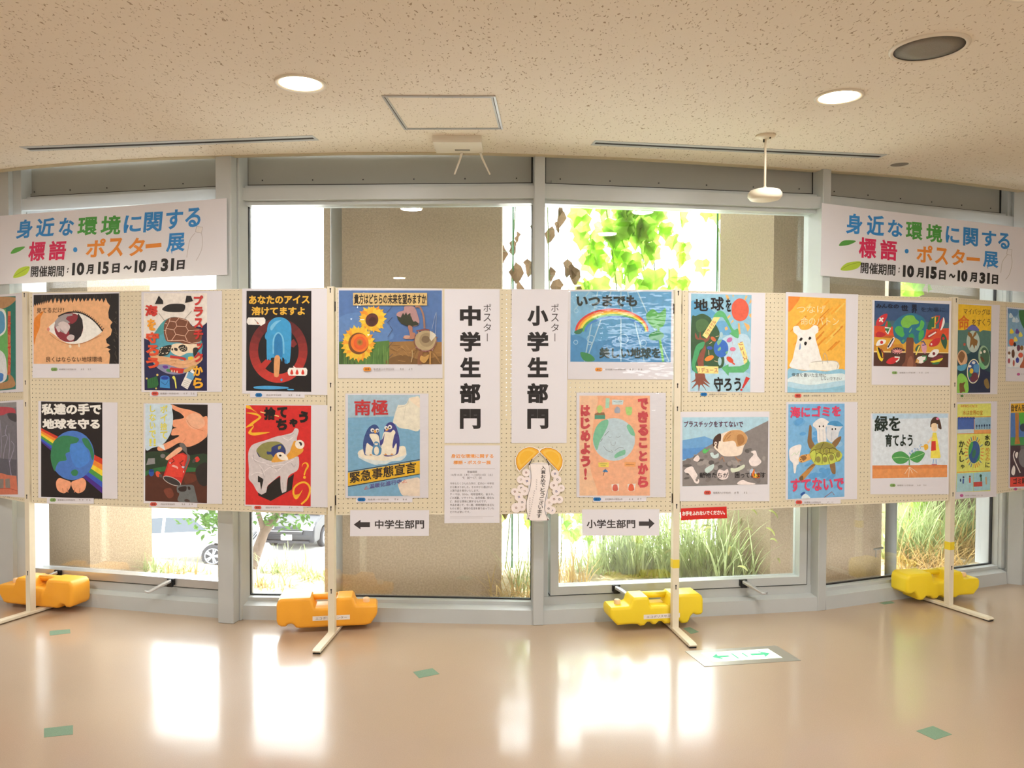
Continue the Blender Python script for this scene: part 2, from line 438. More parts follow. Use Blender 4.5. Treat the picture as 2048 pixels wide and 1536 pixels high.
# ============================================================ outdoors: piers, planter, ground, neighbours
def pier(px0, y0, px1, y1, deep, label, ang=None):
    a, b = at_depth(px0, 728, y0), at_depth(px1, 728, y1)
    d = Vector((b.x - a.x, b.y - a.y, 0)); L = d.length
    an = math.atan2(d.y, d.x)
    bm = bmesh.new(); box(bm, 0, L, 0, deep, -.35, TOPZ); bevel(bm, .015, 2)
    o = link('concrete_pier', bm, M_CONC); o.location = (a.x, a.y, 0); o.rotation_euler = (0, 0, an)
    return tag(o, label, 'pillar', kind='structure')
pier(-60, 5.75, 176, 5.25, .5, 'beige rendered pier outside the first window bay')
pier(648, 4.95, 1003, 4.95, .55, 'beige rendered pier filling the middle of the second window bay')
pier(1545, 5.05, 1768, 5.40, .55, 'beige rendered pier behind the third mullion')
pier(1838, 6.7, 2330, 8.6, .6, 'beige rendered pier at the far side of the fourth bay')
def drain(px, y, r, label):
    p = at_depth(px, 728, y)
    root = empty('drain_pipe', (p.x, p.y, -.12)); m = M_PIPE if px < 1000 else mat('dark_drain_pipe', '#5c5d58', .6); tag(root, label, 'pipe')
    bm = bmesh.new(); lathe(bm, [(r, 0), (r, 3.05)], 20); link('pipe', bm, m, root, smooth=True)
    for z in (1.0, 1.9):
        bm = bmesh.new(); lathe(bm, [(r + .004, z), (r + .008, z + .004), (r + .008, z + .03), (r + .004, z + .034)], 20); box(bm, r, r + .05, -.008, .008, z + .005, z + .028)
        link('pipe_bracket', bm, m, root)
drain(673, 4.86, .034, 'grey drain pipe against the left edge of the middle pier')
drain(1787, 5.30, .036, 'dark grey drain pipe beside the pier behind the third mullion')
# thin tap sticking out of the pier in the fourth bay
p = at_depth(1765, 1096, 5.36)
bm = bmesh.new(); tube(bm, [p, p + Vector((-.055, -.045, .004)), p + Vector((-.085, -.07, .008))], .008, 8); tube(bm, [p + Vector((-.07, -.06, .005)), p + Vector((-.075, -.064, -.05))], .003, 6)
tag(link('garden_tap', bm, M_PIPE), 'small brown tap poking from the pier beside the grey pipe', 'tap')
# planter bed just outside the glass
bm = bmesh.new(); prism(bm, [(-4.6, 5.4), (-1.6, 4.62), (.2, 4.62), (1.9, 4.9), (4.6, 6.1), (6.5, 7.2), (6.5, 8.8), (2.6, 6.8), (.3, 5.95), (-1.6, 5.55), (-2.4, 5.85), (-4.8, 6.7)], -.6, -.06)
struct(link('ground_planter', bm, M_SOIL), 'narrow soil bed outside the windows')
bm = bmesh.new()
g = [[bm.verts.new((x, y, z)) for x in (-60, -8, 8, 60)] for y, z in ((5.3, -.55), (8.5, -1.2), (14, -2.7), (20, -4.35), (30, -4.4), (90, -4.4))]
for r in range(5):
    for c in range(3): bm.faces.new((g[r][c], g[r][c + 1], g[r + 1][c + 1], g[r + 1][c]))
struct(link('ground_outside', bm, M_OUT), 'bright pale ground sloping to the parking')
# far white building with windows
root = empty('far_building', (-9.0, 40, -4.4)); tag(root, 'white building with a narrow window far beyond the glass', 'building')
bm = bmesh.new(); box(bm, -14, 1.2, 0, 8, 0, 8.8); link('facade', bm, mat('white_facade', '#f2f2f0', .8), root)
for x in (-11, -7.5, -3.2, -1.2):
    f = None
    bm = bmesh.new(); box(bm, x, x + .9, -.06, .05, 4.4, 6.6); f = link('window', bm, M_PIPE, root)
    bm = bmesh.new(); box(bm, x + .08, x + .82, -.08, -.05, 4.5, 6.5); link('pane', bm, mat('pale_pane', '#c8d4dc', .2), f)

# ------------------------------------------------------------ cars
M_CARW = mat('white_car_paint', '#f0f0f2', .25, coat=.5)
M_CARB = mat('black_car_paint', '#10141c', .4)
M_TYRE = mat('black_tyre_rubber', '#26262a', .7)
M_CARGL = mat('dark_car_glass', '#3a424a', .08)
M_LAMPG = mat('clear_headlamp', '#c4ccd4', .2)
def car(loc, rz, paint, label):
    root = empty('parked_car', loc, rz); tag(root, label, 'car')
    prof = [(-2.2, .32), (-2.25, .62), (-2.15, .88), (-1.55, .97), (-.85, 1.42), (-.3, 1.48), (.75, 1.44), (1.35, 1.02), (1.95, .92), (2.2, .78), (2.26, .5), (2.2, .3),
            (1.72, .3), (1.66, .5), (1.5, .64), (1.3, .68), (1.1, .64), (.94, .5), (.88, .3), (-.93, .3), (-.99, .5), (-1.15, .64), (-1.35, .68), (-1.55, .64), (-1.71, .5), (-1.77, .32)]
    bm = bmesh.new()
    def wy(z): return .86 if z < .9 else .86 - (z - .9) * .42
    a = [bm.verts.new((x, -wy(z), z)) for x, z in prof]; b = [bm.verts.new((x, wy(z), z)) for x, z in prof]
    bm.faces.new(a); bm.faces.new(b[::-1])
    for k in range(len(prof)): bm.faces.new((a[k], b[k], b[(k + 1) % len(prof)], a[(k + 1) % len(prof)]))
    fixn(bm); bevel(bm, .05, 2, .35); link('body', bm, paint, root, smooth=False)
    bm = bmesh.new()
    for s in (-1, 1):
        for q in ([(-1.35, 1.0), (-.84, 1.36), (-.1, 1.41), (-.1, 1.0)], [(-.02, 1.0), (-.02, 1.41), (.7, 1.38), (1.15, 1.02)]):
            vs = [bm.verts.new((x, s * (wy(z) + .012), z)) for x, z in q]; bm.faces.new(vs if s > 0 else vs[::-1])
    for q in ([(.84, 1.40), (1.38, 1.05)], [(-.92, 1.40), (-1.5, 1.02)]):
        vs = [bm.verts.new((x + (.02 if x > 0 else -.02), y * (wy(z) - .06), z + .01)) for (x, z) in q for y in (-1, 1)]
        bm.faces.new((vs[0], vs[1], vs[3], vs[2]))
    link('car_window', bm, M_CARGL, root)
    for x in (-1.35, 1.3):
        for s in (-1, 1):
            wm = Matrix.Translation((x, s * .80, .315)) @ Matrix.Rotation(-s * math.pi / 2, 4, 'X')
            bm = bmesh.new(); lathe(bm, [(.20, -.09), (.29, -.09), (.315, -.06), (.315, .06), (.29, .09), (.222, .09), (.2, .07)], 28, wm); wh = link('wheel', bm, M_TYRE, root, smooth=True)
            bm = bmesh.new(); lathe(bm, [(.222, .075), (.222, .092), (.205, .094), (.2, .06)], 28, wm, cap=False); lathe(bm, [(.0, .1), (.05, .098), (.055, .06)], 14, wm)
            for k in range(10):
                a0 = (k // 2) * 2 * math.pi / 5 + (.17 if k % 2 else -.17)
                box(bm, .04, .21, -.016, .016, .07, .092, wm @ Matrix.Rotation(a0, 4, 'Z'))
            fixn(bm); link('alloy_rim', bm, M_LAMPG, wh)
    bm = bmesh.new(); box(bm, 2.2, 2.285, -.5, .5, .58, .72); link('grille', bm, M_TYRE, root)
    bm = bmesh.new()
    box(bm, 2.22, 2.292, -.5, .5, .66, .675); link('chrome_bar', bm, M_LAMPG, root)
    for s in (-1, 1):
        bm = bmesh.new(); box(bm, 2.02, 2.24, s * .62 - .2, s * .62 + .2, .70, .84); bevel(bm, .03, 2); link('headlamp', bm, M_LAMPG, root)
    bm = bmesh.new(); box(bm, 2.25, 2.30, -.165, .165, .40, .565); link('number_plate', bm, mat('white_plate', '#fafafa', .5), root)
    bm = bmesh.new(); box(bm, 2.2, 2.27, -.7, .7, .3, .37); link('bumper_lip', bm, M_TYRE, root)
    return root
p = at_depth(417, 1098, 22.5)
car((p.x - 1.35 * math.cos(.15), p.y + .8, -4.4), math.radians(8) + math.pi * 0, M_CARW, 'white car parked far outside, its alloy wheel showing left of the second mullion')
p = at_depth(572, 1094, 24.5)
car((p.x + .3, p.y + 2.1, -4.4), math.radians(-96), M_CARB, 'black car facing the glass far outside, behind the leaning tree')

# ------------------------------------------------------------ plants
M_LEAF = leaf_mat('fresh_vine_leaf', '#a3cc58', .7)
M_LEAFD = leaf_mat('dry_brown_leaf', '#6a5844', .3)
M_LEAFG = leaf_mat('tree_leaf_green', '#4f6b3c', .3)
M_GRASS = leaf_mat('grass_blade_green', '#b6c592', .5)
M_STRAW = leaf_mat('straw_blade', '#cdb27c', .4)
M_FOX = leaf_mat('foxtail_head', '#d5d9a0', .5)
M_BARK = mat('brown_bark', '#65564b', .9, noise=.25, nscale=14, bump=.6, bscale=30)
M_CORD = mat('green_net_cord', '#2f7a55', .6)
M_STEM = mat('vine_stem_green', '#6f8a34', .7)
def leaf(bm, p, size, yaw, tilt, roll=0.0, lobed=True, crumple=0.0):
    M = Matrix.Translation(p) @ Matrix.Rotation(yaw, 4, 'Z') @ Matrix.Rotation(tilt, 4, 'X') @ Matrix.Rotation(roll, 4, 'Y')
    if lobed: pts = [(0, 0), (.28, -.10), (.52, .12), (.40, .38), (.50, .62), (.22, .70), (0, 1.05), (-.22, .70), (-.50, .62), (-.40, .38), (-.52, .12), (-.28, -.10)]
    else: pts = [(0, 0), (.2, .2), (.28, .5), (.16, .8), (0, 1.05), (-.16, .8), (-.28, .5), (-.2, .2)]
    c = bm.verts.new(M @ Vector((0, -.4 * size, -.08 * size)))
    vs = [bm.verts.new(M @ Vector((x * size * (1 + random.uniform(-1, 1) * crumple), -y * size * (1 + random.uniform(-1, 1) * crumple * .5), (abs(x) * .35 + random.uniform(-1, 1) * (.06 + crumple)) * size))) for x, y in pts]
    for k in range(len(vs)): bm.faces.new((c, vs[k], vs[(k + 1) % len(vs)]))
def blade(bm, p, L, yaw, lean, w, bend=1.0, n=5):
    d = Vector((math.cos(yaw), math.sin(yaw), 0)); s = Vector((-d.y, d.x, 0))
    prev = None; q = Vector(p); a = lean
    for k in range(n + 1):
        ww = w * (1 - (k / n) ** 1.6) + .0004
        pair = (bm.verts.new(q - s * ww), bm.verts.new(q + s * ww))
        if prev: bm.faces.new((prev[0], prev[1], pair[1], pair[0]))
        prev = pair
        q = q + (d * math.sin(a) + Vector((0, 0, 1)) * math.cos(a)) * (L / n); a += bend / n
    return q, a, d
def tuft(name, px, py, y, rad, n, hmin, hmax, m, label, lean=.5, bend=1.3, fox=0, w=.005, heads=None, cat='grass', z=-.08):
    p = at_depth(px, py, y)
    root = empty(name, (p.x, p.y, z)); tag(root, label, cat)
    bm = bmesh.new(); tips = []
    for k in range(n):
        r, a = rad * math.sqrt(random.random()), random.uniform(0, 6.283)
        L = random.uniform(hmin, hmax)
        tips.append((blade(bm, (r * math.cos(a), r * math.sin(a) * .6, 0), L, random.uniform(0, 6.283), random.uniform(0, lean), w * random.uniform(.6, 1.3), random.uniform(.2, bend)), L))
    link('blades', bm, m, root)
    if fox:
        bm = bmesh.new()
        random.shuffle(tips)
        for (q, a, d), L in tips[:fox]:
            pts = [q]
            for k in range(5):
                pts.append(pts[-1] + (d * math.sin(a) + Vector((0, 0, 1)) * math.cos(a)) * .016); a += .28
            rs = [.003, .007, .008, .0075, .006, .002]
            rings = []
            for k, c in enumerate(pts):
                rings.append([bm.verts.new(c + Vector((math.cos(t * 1.0472) * rs[k], math.sin(t * 1.0472) * rs[k] * .7, math.sin(t * 1.0472) * rs[k] * .7))) for t in range(6)])
            for k in range(5):
                for t in range(6): bm.faces.new((rings[k][t], rings[k][(t + 1) % 6], rings[k + 1][(t + 1) % 6], rings[k + 1][t]))
        link('seed_heads', bm, M_FOX, root, smooth=True)
    return root
for k, (px, y, n, h0, h1, fx) in enumerate(((1235, 5.75, 190, .25, .75, 8), (1310, 5.55, 230, .3, .85, 14), (1385, 5.35, 240, .3, .85, 18), (1450, 5.2, 200, .25, .72, 16))):
    tuft('foxtail_grass', px, 1160, y, .23, n, h0, h1, M_GRASS, ('pale sunlit foxtail grass clump left of the third post, behind the yellow tank', 'tall green foxtail grass clump directly behind the third post', 'dense green foxtail grass clump under the red sign',
         'green foxtail grass clump leaning against the pier right of the red sign')[k], fox=fx, w=.006)
tuft('foxtail_grass', 1545, 1168, 4.92, .10, 26, .1, .26, M_GRASS, 'low sprig of foxtail grass at the right corner of the third window bay', fox=5)
tuft('dry_grass', 1032, 1185, 4.82, .16, 150, .15, .34, M_STRAW, 'straw coloured dry grass tuft at the foot of the second mullion gap', lean=1.0, bend=2.0, w=.004)
tuft('green_grass', 1050, 1165, 5.0, .10, 60, .25, .5, M_GRASS, 'thin upright green grass behind the dry straw tuft by the second bay pier', w=.004, bend=.6)
tuft('pale_grass', 1120, 1165, 5.3, .2, 90, .12, .42, M_STRAW, 'pale bleached grass behind the lower left corner of the third bay', w=.004)
tuft('fresh_grass', 1190, 1165, 5.6, .2, 110, .1, .3, M_GRASS, 'low yellow-green grass between bleached grass and foxtail clumps', w=.005)
tuft('long_grass', 1830, 1140, 6.0, .26, 230, .25, .75, M_GRASS, 'tall bright green grass beside the dark drain pipe in the fourth bay', fox=4, w=.006)
tuft('long_grass', 1905, 1130, 6.35, .26, 200, .25, .72, M_GRASS, 'tall green grass behind the fourth post', w=.006)
tuft('dry_grass', 1850, 1150, 5.75, .30, 260, .15, .40, M_STRAW, 'drooping dry straw grass low in the fourth bay beside the drain pipe', lean=1.0, bend=2.2, w=.004)
tuft('dry_grass', 1935, 1135, 6.15, .28, 260, .2, .46, M_STRAW, 'drooping dry straw grass right of the fourth post', lean=1.0, bend=2.2, w=.004)
tuft('fresh_grass', 335, 1150, 5.6, .18, 120, .06, .2, M_GRASS, 'low green weeds along the sill outside the first bay', lean=.9)
tuft('fresh_grass', 380, 1155, 5.5, .16, 60, .05, .16, M_STRAW, 'dry fallen stalks right of the low weeds in the first bay', lean=1.3, bend=2)
tuft('fresh_grass', 575, 1165, 5.6, .2, 150, .08, .24, M_GRASS, 'green weeds at the foot of the leaning tree', lean=.9)
tuft('dry_grass', 530, 1180, 5.2, .18, 80, .05, .16, M_STRAW, 'dry brown stalks in front of the leaning tree', lean=1.3, bend=2)
tuft('fresh_grass', 635, 1170, 5.4, .12, 70, .06, .18, M_GRASS, 'low green weeds beside the orange tank, left of the middle pier', lean=.9)
tuft('moss_strip', 870, 1190, 4.86, .3, 150, .01, .035, M_LEAFG, 'dark green moss along the foot of the middle pier', lean=1.2, w=.006, cat='moss')['kind'] = 'stuff'
# tree leaning in the second bay
root = empty('leaning_tree', (0, 0, 0)); tag(root, 'leaning tree with brown trunk seen low in the second window bay', 'tree')
bm = bmesh.new()
T = [at_depth(500, 1150, 9.0), at_depth(513, 1105, 9.1), at_depth(528, 1065, 9.2), at_depth(550, 1035, 9.3), at_depth(566, 1000, 9.4), at_depth(580, 950, 9.6), at_depth(590, 860, 9.8)]
tube(bm, [T[0] - Vector((.06, 0, .6))] + T, .075, 10, .03)
tube(bm, [T[2], at_depth(512, 1010, 9.2), at_depth(500, 960, 9.2), at_depth(470, 900, 9.4)], .035, 8, .012); tube(bm, [T[3], at_depth(560, 1010, 9.1), at_depth(600, 960, 9.2)], .025, 8, .01)
link('trunk', bm, M_BARK, root, smooth=True)
bm = bmesh.new()
for k in range(700):
    a, b = random.uniform(0, 6.283), random.uniform(-1, 1)
    c = Vector((random.gauss(0, .85), random.gauss(0, .5), random.gauss(.95, .38)))
    p = T[4] + c
    if p.z < T[3].z - .02: continue
    leaf(bm, p, random.uniform(.07, .13), a, random.uniform(-1, 1), random.uniform(-.6, .6), False)
for k in range(130):
    p = at_depth(random.gauss(560, 32), random.gauss(1030, 16), random.uniform(8.9, 9.3)); leaf(bm, p, random.uniform(.06, .1), random.uniform(0, 6.28), random.uniform(-1, 1), 0, False)
for k in range(120):
    p = at_depth(random.gauss(425, 24), random.gauss(1040, 14), random.uniform(9.2, 9.8)); leaf(bm, p, random.uniform(.07, .12), random.uniform(0, 6.28), random.uniform(-1, 1), 0, False)
link('foliage', bm, M_LEAFG, root)
# climbing net and its vines between the piers
root = empty('plant_net', (0, 0, 0)); tag(root, 'thin green climbing net stretched outside between two piers', 'net')
A, Bn = at_depth(985, 728, 5.62), at_depth(1500, 728, 5.9)
nd = Vector((Bn.x - A.x, Bn.y - A.y, 0))
def netp(u, z): return Vector((A.x, A.y, 0)) + nd * u + Vector((0, .03 * math.sin(u * 9 + z * 3), z))
bm = bmesh.new()
for k in range(15): tube(bm, [netp(k / 14 + random.uniform(-.006, .006), z) for z in (-.05, .7, 1.4, 2.1, 2.9)], .0011, 3)
for k in range(18): tube(bm, [netp(u, .05 + k * .165 + random.uniform(-.01, .01)) for u in (0, .25, .5, .75, 1)], .0011, 3)
link('mesh_cords', bm, M_CORD, root)
for u in (.075, .86):
    bm = bmesh.new(); tube(bm, [netp(u, z) for z in (-.05, 1.4, 2.9)], .006, 8); link('support_pole', bm, M_CORD, root)
def vine(name, spots, m, label, size, stems, crumple=0.0, lobed=True):
    root = empty(name, (0, 0, 0)); tag(root, label, 'vine')
    bm = bmesh.new()
    for st in stems: tube(bm, [netp(u, z) + Vector((0, -.01, 0)) for u, z in st], .004, 6)
    link('stem', bm, M_STEM, root, smooth=True)
    bm = bmesh.new()
    for u, z in spots:
        leaf(bm, netp(u, z) + Vector((random.uniform(-.03, .03), random.uniform(-.06, .05), 0)), random.uniform(*size), random.uniform(-.7, .7), math.pi / 2 + random.uniform(-.5, .5), random.uniform(-.5, .5), lobed, crumple)
    link('foliage', bm, m, root)
R = random.uniform
vine('green_vine', [(R(.31, .74), R(1.5, 2.6)) for k in range(80)] + [(R(.33, .60), R(1.8, 2.6)) for k in range(22)], M_LEAF, 'bright yellow-green vine with big lobed leaves on the net in the third bay', (.09, .2),
     [[(.42, -.05), (.44, 1.2), (.47, 1.9), (.44, 2.3), (.40, 2.8)], [(.56, -.05), (.57, 1.2), (.585, 1.8), (.56, 2.3), (.55, 2.8)], [(.60, 1.0), (.62, 1.9), (.6, 2.4)]])
vine('green_vine', [(R(.70, .97), R(1.5, 2.6)) for k in range(26)], M_LEAF, 'sparse green vine near the right pole of the net', (.05, .13), [[(.86, -.05), (.87, 1.5), (.86, 2.8)], [(.87, 2.4), (.92, 1.7)]])
vine('green_vine', [(R(.0, .2), R(.25, 1.0)) for k in range(55)] + [(R(.2, .5), R(.2, .95)) for k in range(40)], M_LEAF, 'lush low green vine behind the hanging rosette and arrow sign', (.06, .14), [[(.05, -.05), (.08, .6), (.06, 1.1)], [(.16, -.05), (.14, 1.1)]])
vine('dried_vine', [(R(.04, .32), R(1.5, 2.6)) for k in range(34)], M_LEAFD, 'withered brown vine leaves dangling at the top left of the net', (.08, .15), [[(.06, 1.2), (.07, 2.0), (.09, 2.8)], [(.23, 1.2), (.21, 2.0), (.2, 2.8)]], .2, False)
vine('dried_vine', [(R(.0, .15), R(.42, 1.0)) for k in range(22)] + [(R(.2, .33), R(.4, 1.0)) for k in range(12)], M_LEAFD, 'withered brown vine leaves low on the net beside the second mullion', (.08, .15), [[(.1, -.05), (.09, 1.1)], [(.26, -.05), (.27, 1.1)]], .2)
root = empty('green_vine', (0, 0, 0)); tag(root, 'bright green vine between the drain pipe and the far pier in the fourth bay', 'vine')
bm = bmesh.new()
for k in range(70):
    leaf(bm, at_depth(R(1790, 1850), R(540, 1090), R(6.3, 6.9)), R(.08, .18), R(-.7, .7), math.pi / 2 + R(-.5, .5), R(-.5, .5))
link('foliage', bm, M_LEAF, root)
bm = bmesh.new(); tube(bm, [at_depth(1815, 1150, 6.6), at_depth(1822, 900, 6.6), at_depth(1812, 700, 6.6), at_depth(1820, 480, 6.6)], .005, 6); link('stem', bm, M_STEM, root)

# ============================================================ ceiling fittings
M_WPL = mat('white_plastic', '#e9e3d4', .45)
M_CREAM = mat('cream_plastic', '#eadfc8', .45)
M_BULB = mat('lit_lamp_glass', (1.0, .80, .52), .3, emit=9.0)
M_REFL = mat('lamp_reflector', '#f2e6cc', .25, .3)
M_GRILL = mat('grey_speaker_cloth', '#8b877e', .8, noise=.15, nscale=400)
M_DARK = mat('dark_slot', '#2a2622', .8)
def downlight(p, r, label, k=1.0):
    root = empty('downlight', (p.x, p.y, CEIL)); tag(root, label, 'ceiling light', 'recessed round downlights')
    bm = bmesh.new(); lathe(bm, [(r * .84, .0), (r * .84, -.004), (r, -.008), (r * 1.02, -.003), (r * 1.02, 0)], 40, cap=False); fixn(bm); link('trim_ring', bm, M_WPL, root, smooth=True)
    bm = bmesh.new(); lathe(bm, [(r * .86, -.002), (r * .8, .004)], 40)
    bm2 = bmesh.new(); lathe(bm2, [(r * .85, -.003), (r * .6, -.0045), (0, -.005)], 40); bm.free()
    link('lamp_lens', bm2, M_BULB, root, smooth=True)
    ld = bpy.data.lights.new('downlight_lamp', 'AREA'); ld.shape = 'DISK'; ld.size = r * 1.5; ld.energy = LAMP * k; ld.color = (1.0, .985, .97)
    lo = bpy.data.objects.new('lamp', ld); COL.objects.link(lo); lo.parent = root; lo.location = (0, 0, -.012)
    return root
downlight(on_level(601, 166, CEIL), .098, 'lit round downlight in the ceiling left of the access hatch', .7)
downlight(on_level(1678, 193, CEIL), .095, 'lit round downlight in the ceiling right of the hatch, by the speaker', .7)
downlight(on_level(2075, -30, CEIL), .095, 'lit round downlight just past the top right corner, beyond the speaker')
for k, (x, y) in enumerate(((-2.9, 2.6), (-.2, 1.0), (3.6, .6), (-4.6, .2), (-2.0, -1.3), (.6, -1.6), (3.0, -1.8), (-4.6, -3.2), (-1.4, -4.2), (1.6, -4.4), (4.8, -3.4), (5.2, 1.9), (-5.2, 3.0))):  # extra downlights out of view, added to brighten the room and boards
    if k == 1: continue
    downlight(Vector((x, y, CEIL)), .095, 'added unseen fill downlight, ' + ('near the windows on the left', 'just overhead', 'to the right', 'to the far left', 'left of the room centre', 'at the room centre', 'right of the room centre', 'at the back left', 'at the back, left of centre',
               'at the back, right of centre', 'at the back right', 'by the right wall', 'by the left wall')[k], 1.15)
# round ceiling speaker
p = on_level(1858, 94, CEIL)
root = empty('ceiling_speaker', p); tag(root, 'round grey ceiling speaker with a white rim, top right', 'speaker')
bm = bmesh.new(); lathe(bm, [(.112, -.006), (.118, -.010), (.127, -.006), (.128, 0)], 48, cap=False); fixn(bm); link('rim', bm, M_WPL, root, smooth=True)
bm = bmesh.new(); lathe(bm, [(.114, -.004), (.06, -.008), (0, -.009)], 48); link('grille', bm, M_GRILL, root, smooth=True)
p = on_level(1799, 327.5, CEIL)
root = empty('round_vent', p); tag(root, 'small round ceiling vent near the curved ceiling edge', 'vent')
bm = bmesh.new(); lathe(bm, [(.045, -.004), (.058, -.008), (.061, 0)], 32, cap=False); fixn(bm); link('rim', bm, M_WPL, root, smooth=True)
bm = bmesh.new(); lathe(bm, [(.05, -.004), (0, -.006)], 32); link('grille', bm, M_GRILL, root)
# access hatch
cs = [on_level(x, y, CEIL) for x, y in ((763, 190), (991, 191), (1006, 257), (808, 257.5))]
c = sum(cs, Vector()) / 4
root = empty('access_hatch', c); tag(root, 'square ceiling access hatch with a thin metal frame', 'hatch')
def inset(cs, c, d): return [p + (c - p).normalized() * d for p in cs]
def ringmesh(o, i, z0, z1):
    bm = bmesh.new()
    n = len(o)
    q = [[bm.verts.new((p.x - c.x, p.y - c.y, z)) for p in r] for r, z in ((o, z0), (o, z1), (i, z1), (i, z0))]
    for a in range(3):
        for k in range(n): bm.faces.new((q[a][k], q[a][(k + 1) % n], q[a + 1][(k + 1) % n], q[a + 1][k]))
    fixn(bm); return bm
link('outer_frame', ringmesh(cs, inset(cs, c, .013), 0, -.005), M_SILVER, root)
link('joint', ringmesh(inset(cs, c, .013), inset(cs, c, .017), 0, -.001), M_DARK, root)
link('inner_frame', ringmesh(inset(cs, c, .017), inset(cs, c, .028), 0, -.004), M_ALU, root)
bm = bmesh.new(); bm.faces.new([bm.verts.new((p.x - c.x, p.y - c.y, -.002)) for p in inset(cs, c, .028)][::-1]); link('door_board', bm, M_CEIL, root)
# slot diffusers
def slot(pa, pb, w, label):
    a, b = on_level(*pa, CEIL), on_level(*pb, CEIL)
    d = b - a; root = empty('slot_diffuser', a, math.atan2(d.y, d.x)); tag(root, label, 'air vent', 'slot diffusers')
    L = d.length
    for y0, y1 in ((0, w * .36), (w * .70, w)):
        bm = bmesh.new(); box(bm, 0, L, y0, y1, -.002, 0); link('rail', bm, M_ALU, root)
    
    for e0, e1 in ((0, .012), (L - .012, L)):
        bm = bmesh.new(); box(bm, e0, e1, w * .36, w * .70, -.002, 0); link('end_piece', bm, M_ALU, root)
    bm = bmesh.new(); box(bm, .012, L - .012, w * .36, w * .70, -.001, 0); link('slot', bm, M_DARK, root)
slot((38, 293), (625, 270.5), .085, 'long slim slot diffuser at the left of the ceiling')
slot((1190, 280.5), (1775, 308.5), .085, 'long slim slot diffuser right of the antenna box, behind the hanging disc')
# antenna box
p = on_level(914, 271, CEIL)
root = empty('wireless_access_point', (p.x, p.y, CEIL)); tag(root, 'white wireless box with two stub antennas at the ceiling edge', 'router')
bm = bmesh.new(); box(bm, -.118, .118, .0, .2, -.032, 0); bevel(bm, .02, 4); link('housing', bm, M_WPL, root, smooth=False)
bm = bmesh.new(); box(bm, -.02, .055, .13, .15, -.0335, -.031); link('nameplate', bm, M_GRILL, root)
for sx, x0, x1 in ((-1, .015, -.028), (1, .1, .153)):
    bm = bmesh.new(); tube(bm, [(x0, .19, -.02), (x0 + (x1 - x0) * .3, .205, -.06), (x1, .22, -.135)], .0065, 8, .004); link('antenna', bm, M_WPL, root, smooth=True)
# hanging disc on a rod
p = on_level(1531, 271, CEIL)
root = empty('hanging_sensor', p); tag(root, 'cream disc shaped sensor hanging from the ceiling on a thin rod', 'sensor')
bm = bmesh.new(); lathe(bm, [(.048, 0), (.046, -.008), (.03, -.014), (.012, -.018)], 28); link('ceiling_rose', bm, M_CREAM, root, smooth=True)
bm = bmesh.new(); tube(bm, [(0, 0, -.014), (0, 0, -.262)], .0055, 10); link('rod', bm, M_CREAM, root, smooth=True)
bm = bmesh.new(); lathe(bm, [(.0, -.262), (.009, -.262), (.009, -.245), (.0, -.245)], 14); link('collar', bm, M_CREAM, root)
bm = bmesh.new(); lathe(bm, [(0, -.258), (.05, -.258), (.070, -.264), (.080, -.278), (.080, -.292), (.070, -.306), (.05, -.311), (0, -.312)], 36); link('disc_head', bm, M_CREAM, root, smooth=True)
for sx, z in ((-.014, -.03), (.016, -.012)):
    bm = bmesh.new(); tube(bm, [(sx, -.02, z + .006), (sx, -.02, z - .008)], .004, 8); link('screw', bm, M_DARK, root)

# ============================================================ floor: exit light and tape marks
cs = [on_level(x, y) for x, y in ((1370, 1303), (1552, 1291.5), (1602, 1321.5), (1409, 1333.5))]
c = sum(cs, Vector()) / 4
root = empty('floor_exit_light', c); tag(root, 'lit floor exit guide light with green arrows, set into the floor', 'exit light')
def q4(u, v, z): # bilinear on the plate
    p = (cs[0] * (1 - u) + cs[1] * u) * (1 - v) + (cs[3] * (1 - u) + cs[2] * u) * v
    return Vector((p.x - c.x, p.y - c.y, z))
M_STEEL = mat('brushed_steel_plate', '#b5b2a8', .35, .6)
bm = bmesh.new()
o_ = [(0, 0), (1, 0), (1, 1), (0, 1)]; i_ = [(.135, .17), (.865, .17), (.865, .78), (.135, .78)]
r = [[bm.verts.new(q4(u, v, z)) for u, v in rr] for rr, z in ((o_, 0), (o_, .002), (i_, .002), (i_, .0012))]
for a in range(3):
    for k in range(4): bm.faces.new((r[a][k], r[a][(k + 1) % 4], r[a + 1][(k + 1) % 4], r[a + 1][k]))
fixn(bm); link('steel_frame', bm, M_STEEL, root)
bm = bmesh.new(); bm.faces.new([bm.verts.new(q4(u, v, .0015)) for u, v in i_][::-1]); fixn(bm); link('lit_panel', bm, mat('lit_white_panel', (.80, .92, .72), .5, spec=.15, emit=.75), root)
M_GARR = mat('lit_green_arrow', (.10, .55, .30), .5, spec=.1, emit=.28)
for nm, pts in (('green_arrow', [(.19, .48), (.275, .29), (.262, .42), (.37, .44), (.37, .52), (.262, .54), (.275, .68)]), ('green_arrow', [(.81, .47), (.71, .28), (.73, .42), (.60, .42), (.60, .53), (.73, .54), (.71, .67)]),
                ('green_bar', [(.42, .33), (.437, .33), (.437, .66), (.42, .66)]), ('green_bar', [(.532, .33), (.549, .33), (.549, .60), (.532, .60)])):
    bm = bmesh.new(); bm.faces.new([bm.verts.new(q4(u, v, .0021)) for u, v in pts][::-1]); fixn(bm)
    for f in bm.faces:
        if f.normal.z < 0: f.normal_flip()
    link(nm, bm, M_GARR, root)
M_TAPE = mat('green_floor_tape', '#78967c', .55, noise=.1, nscale=200)
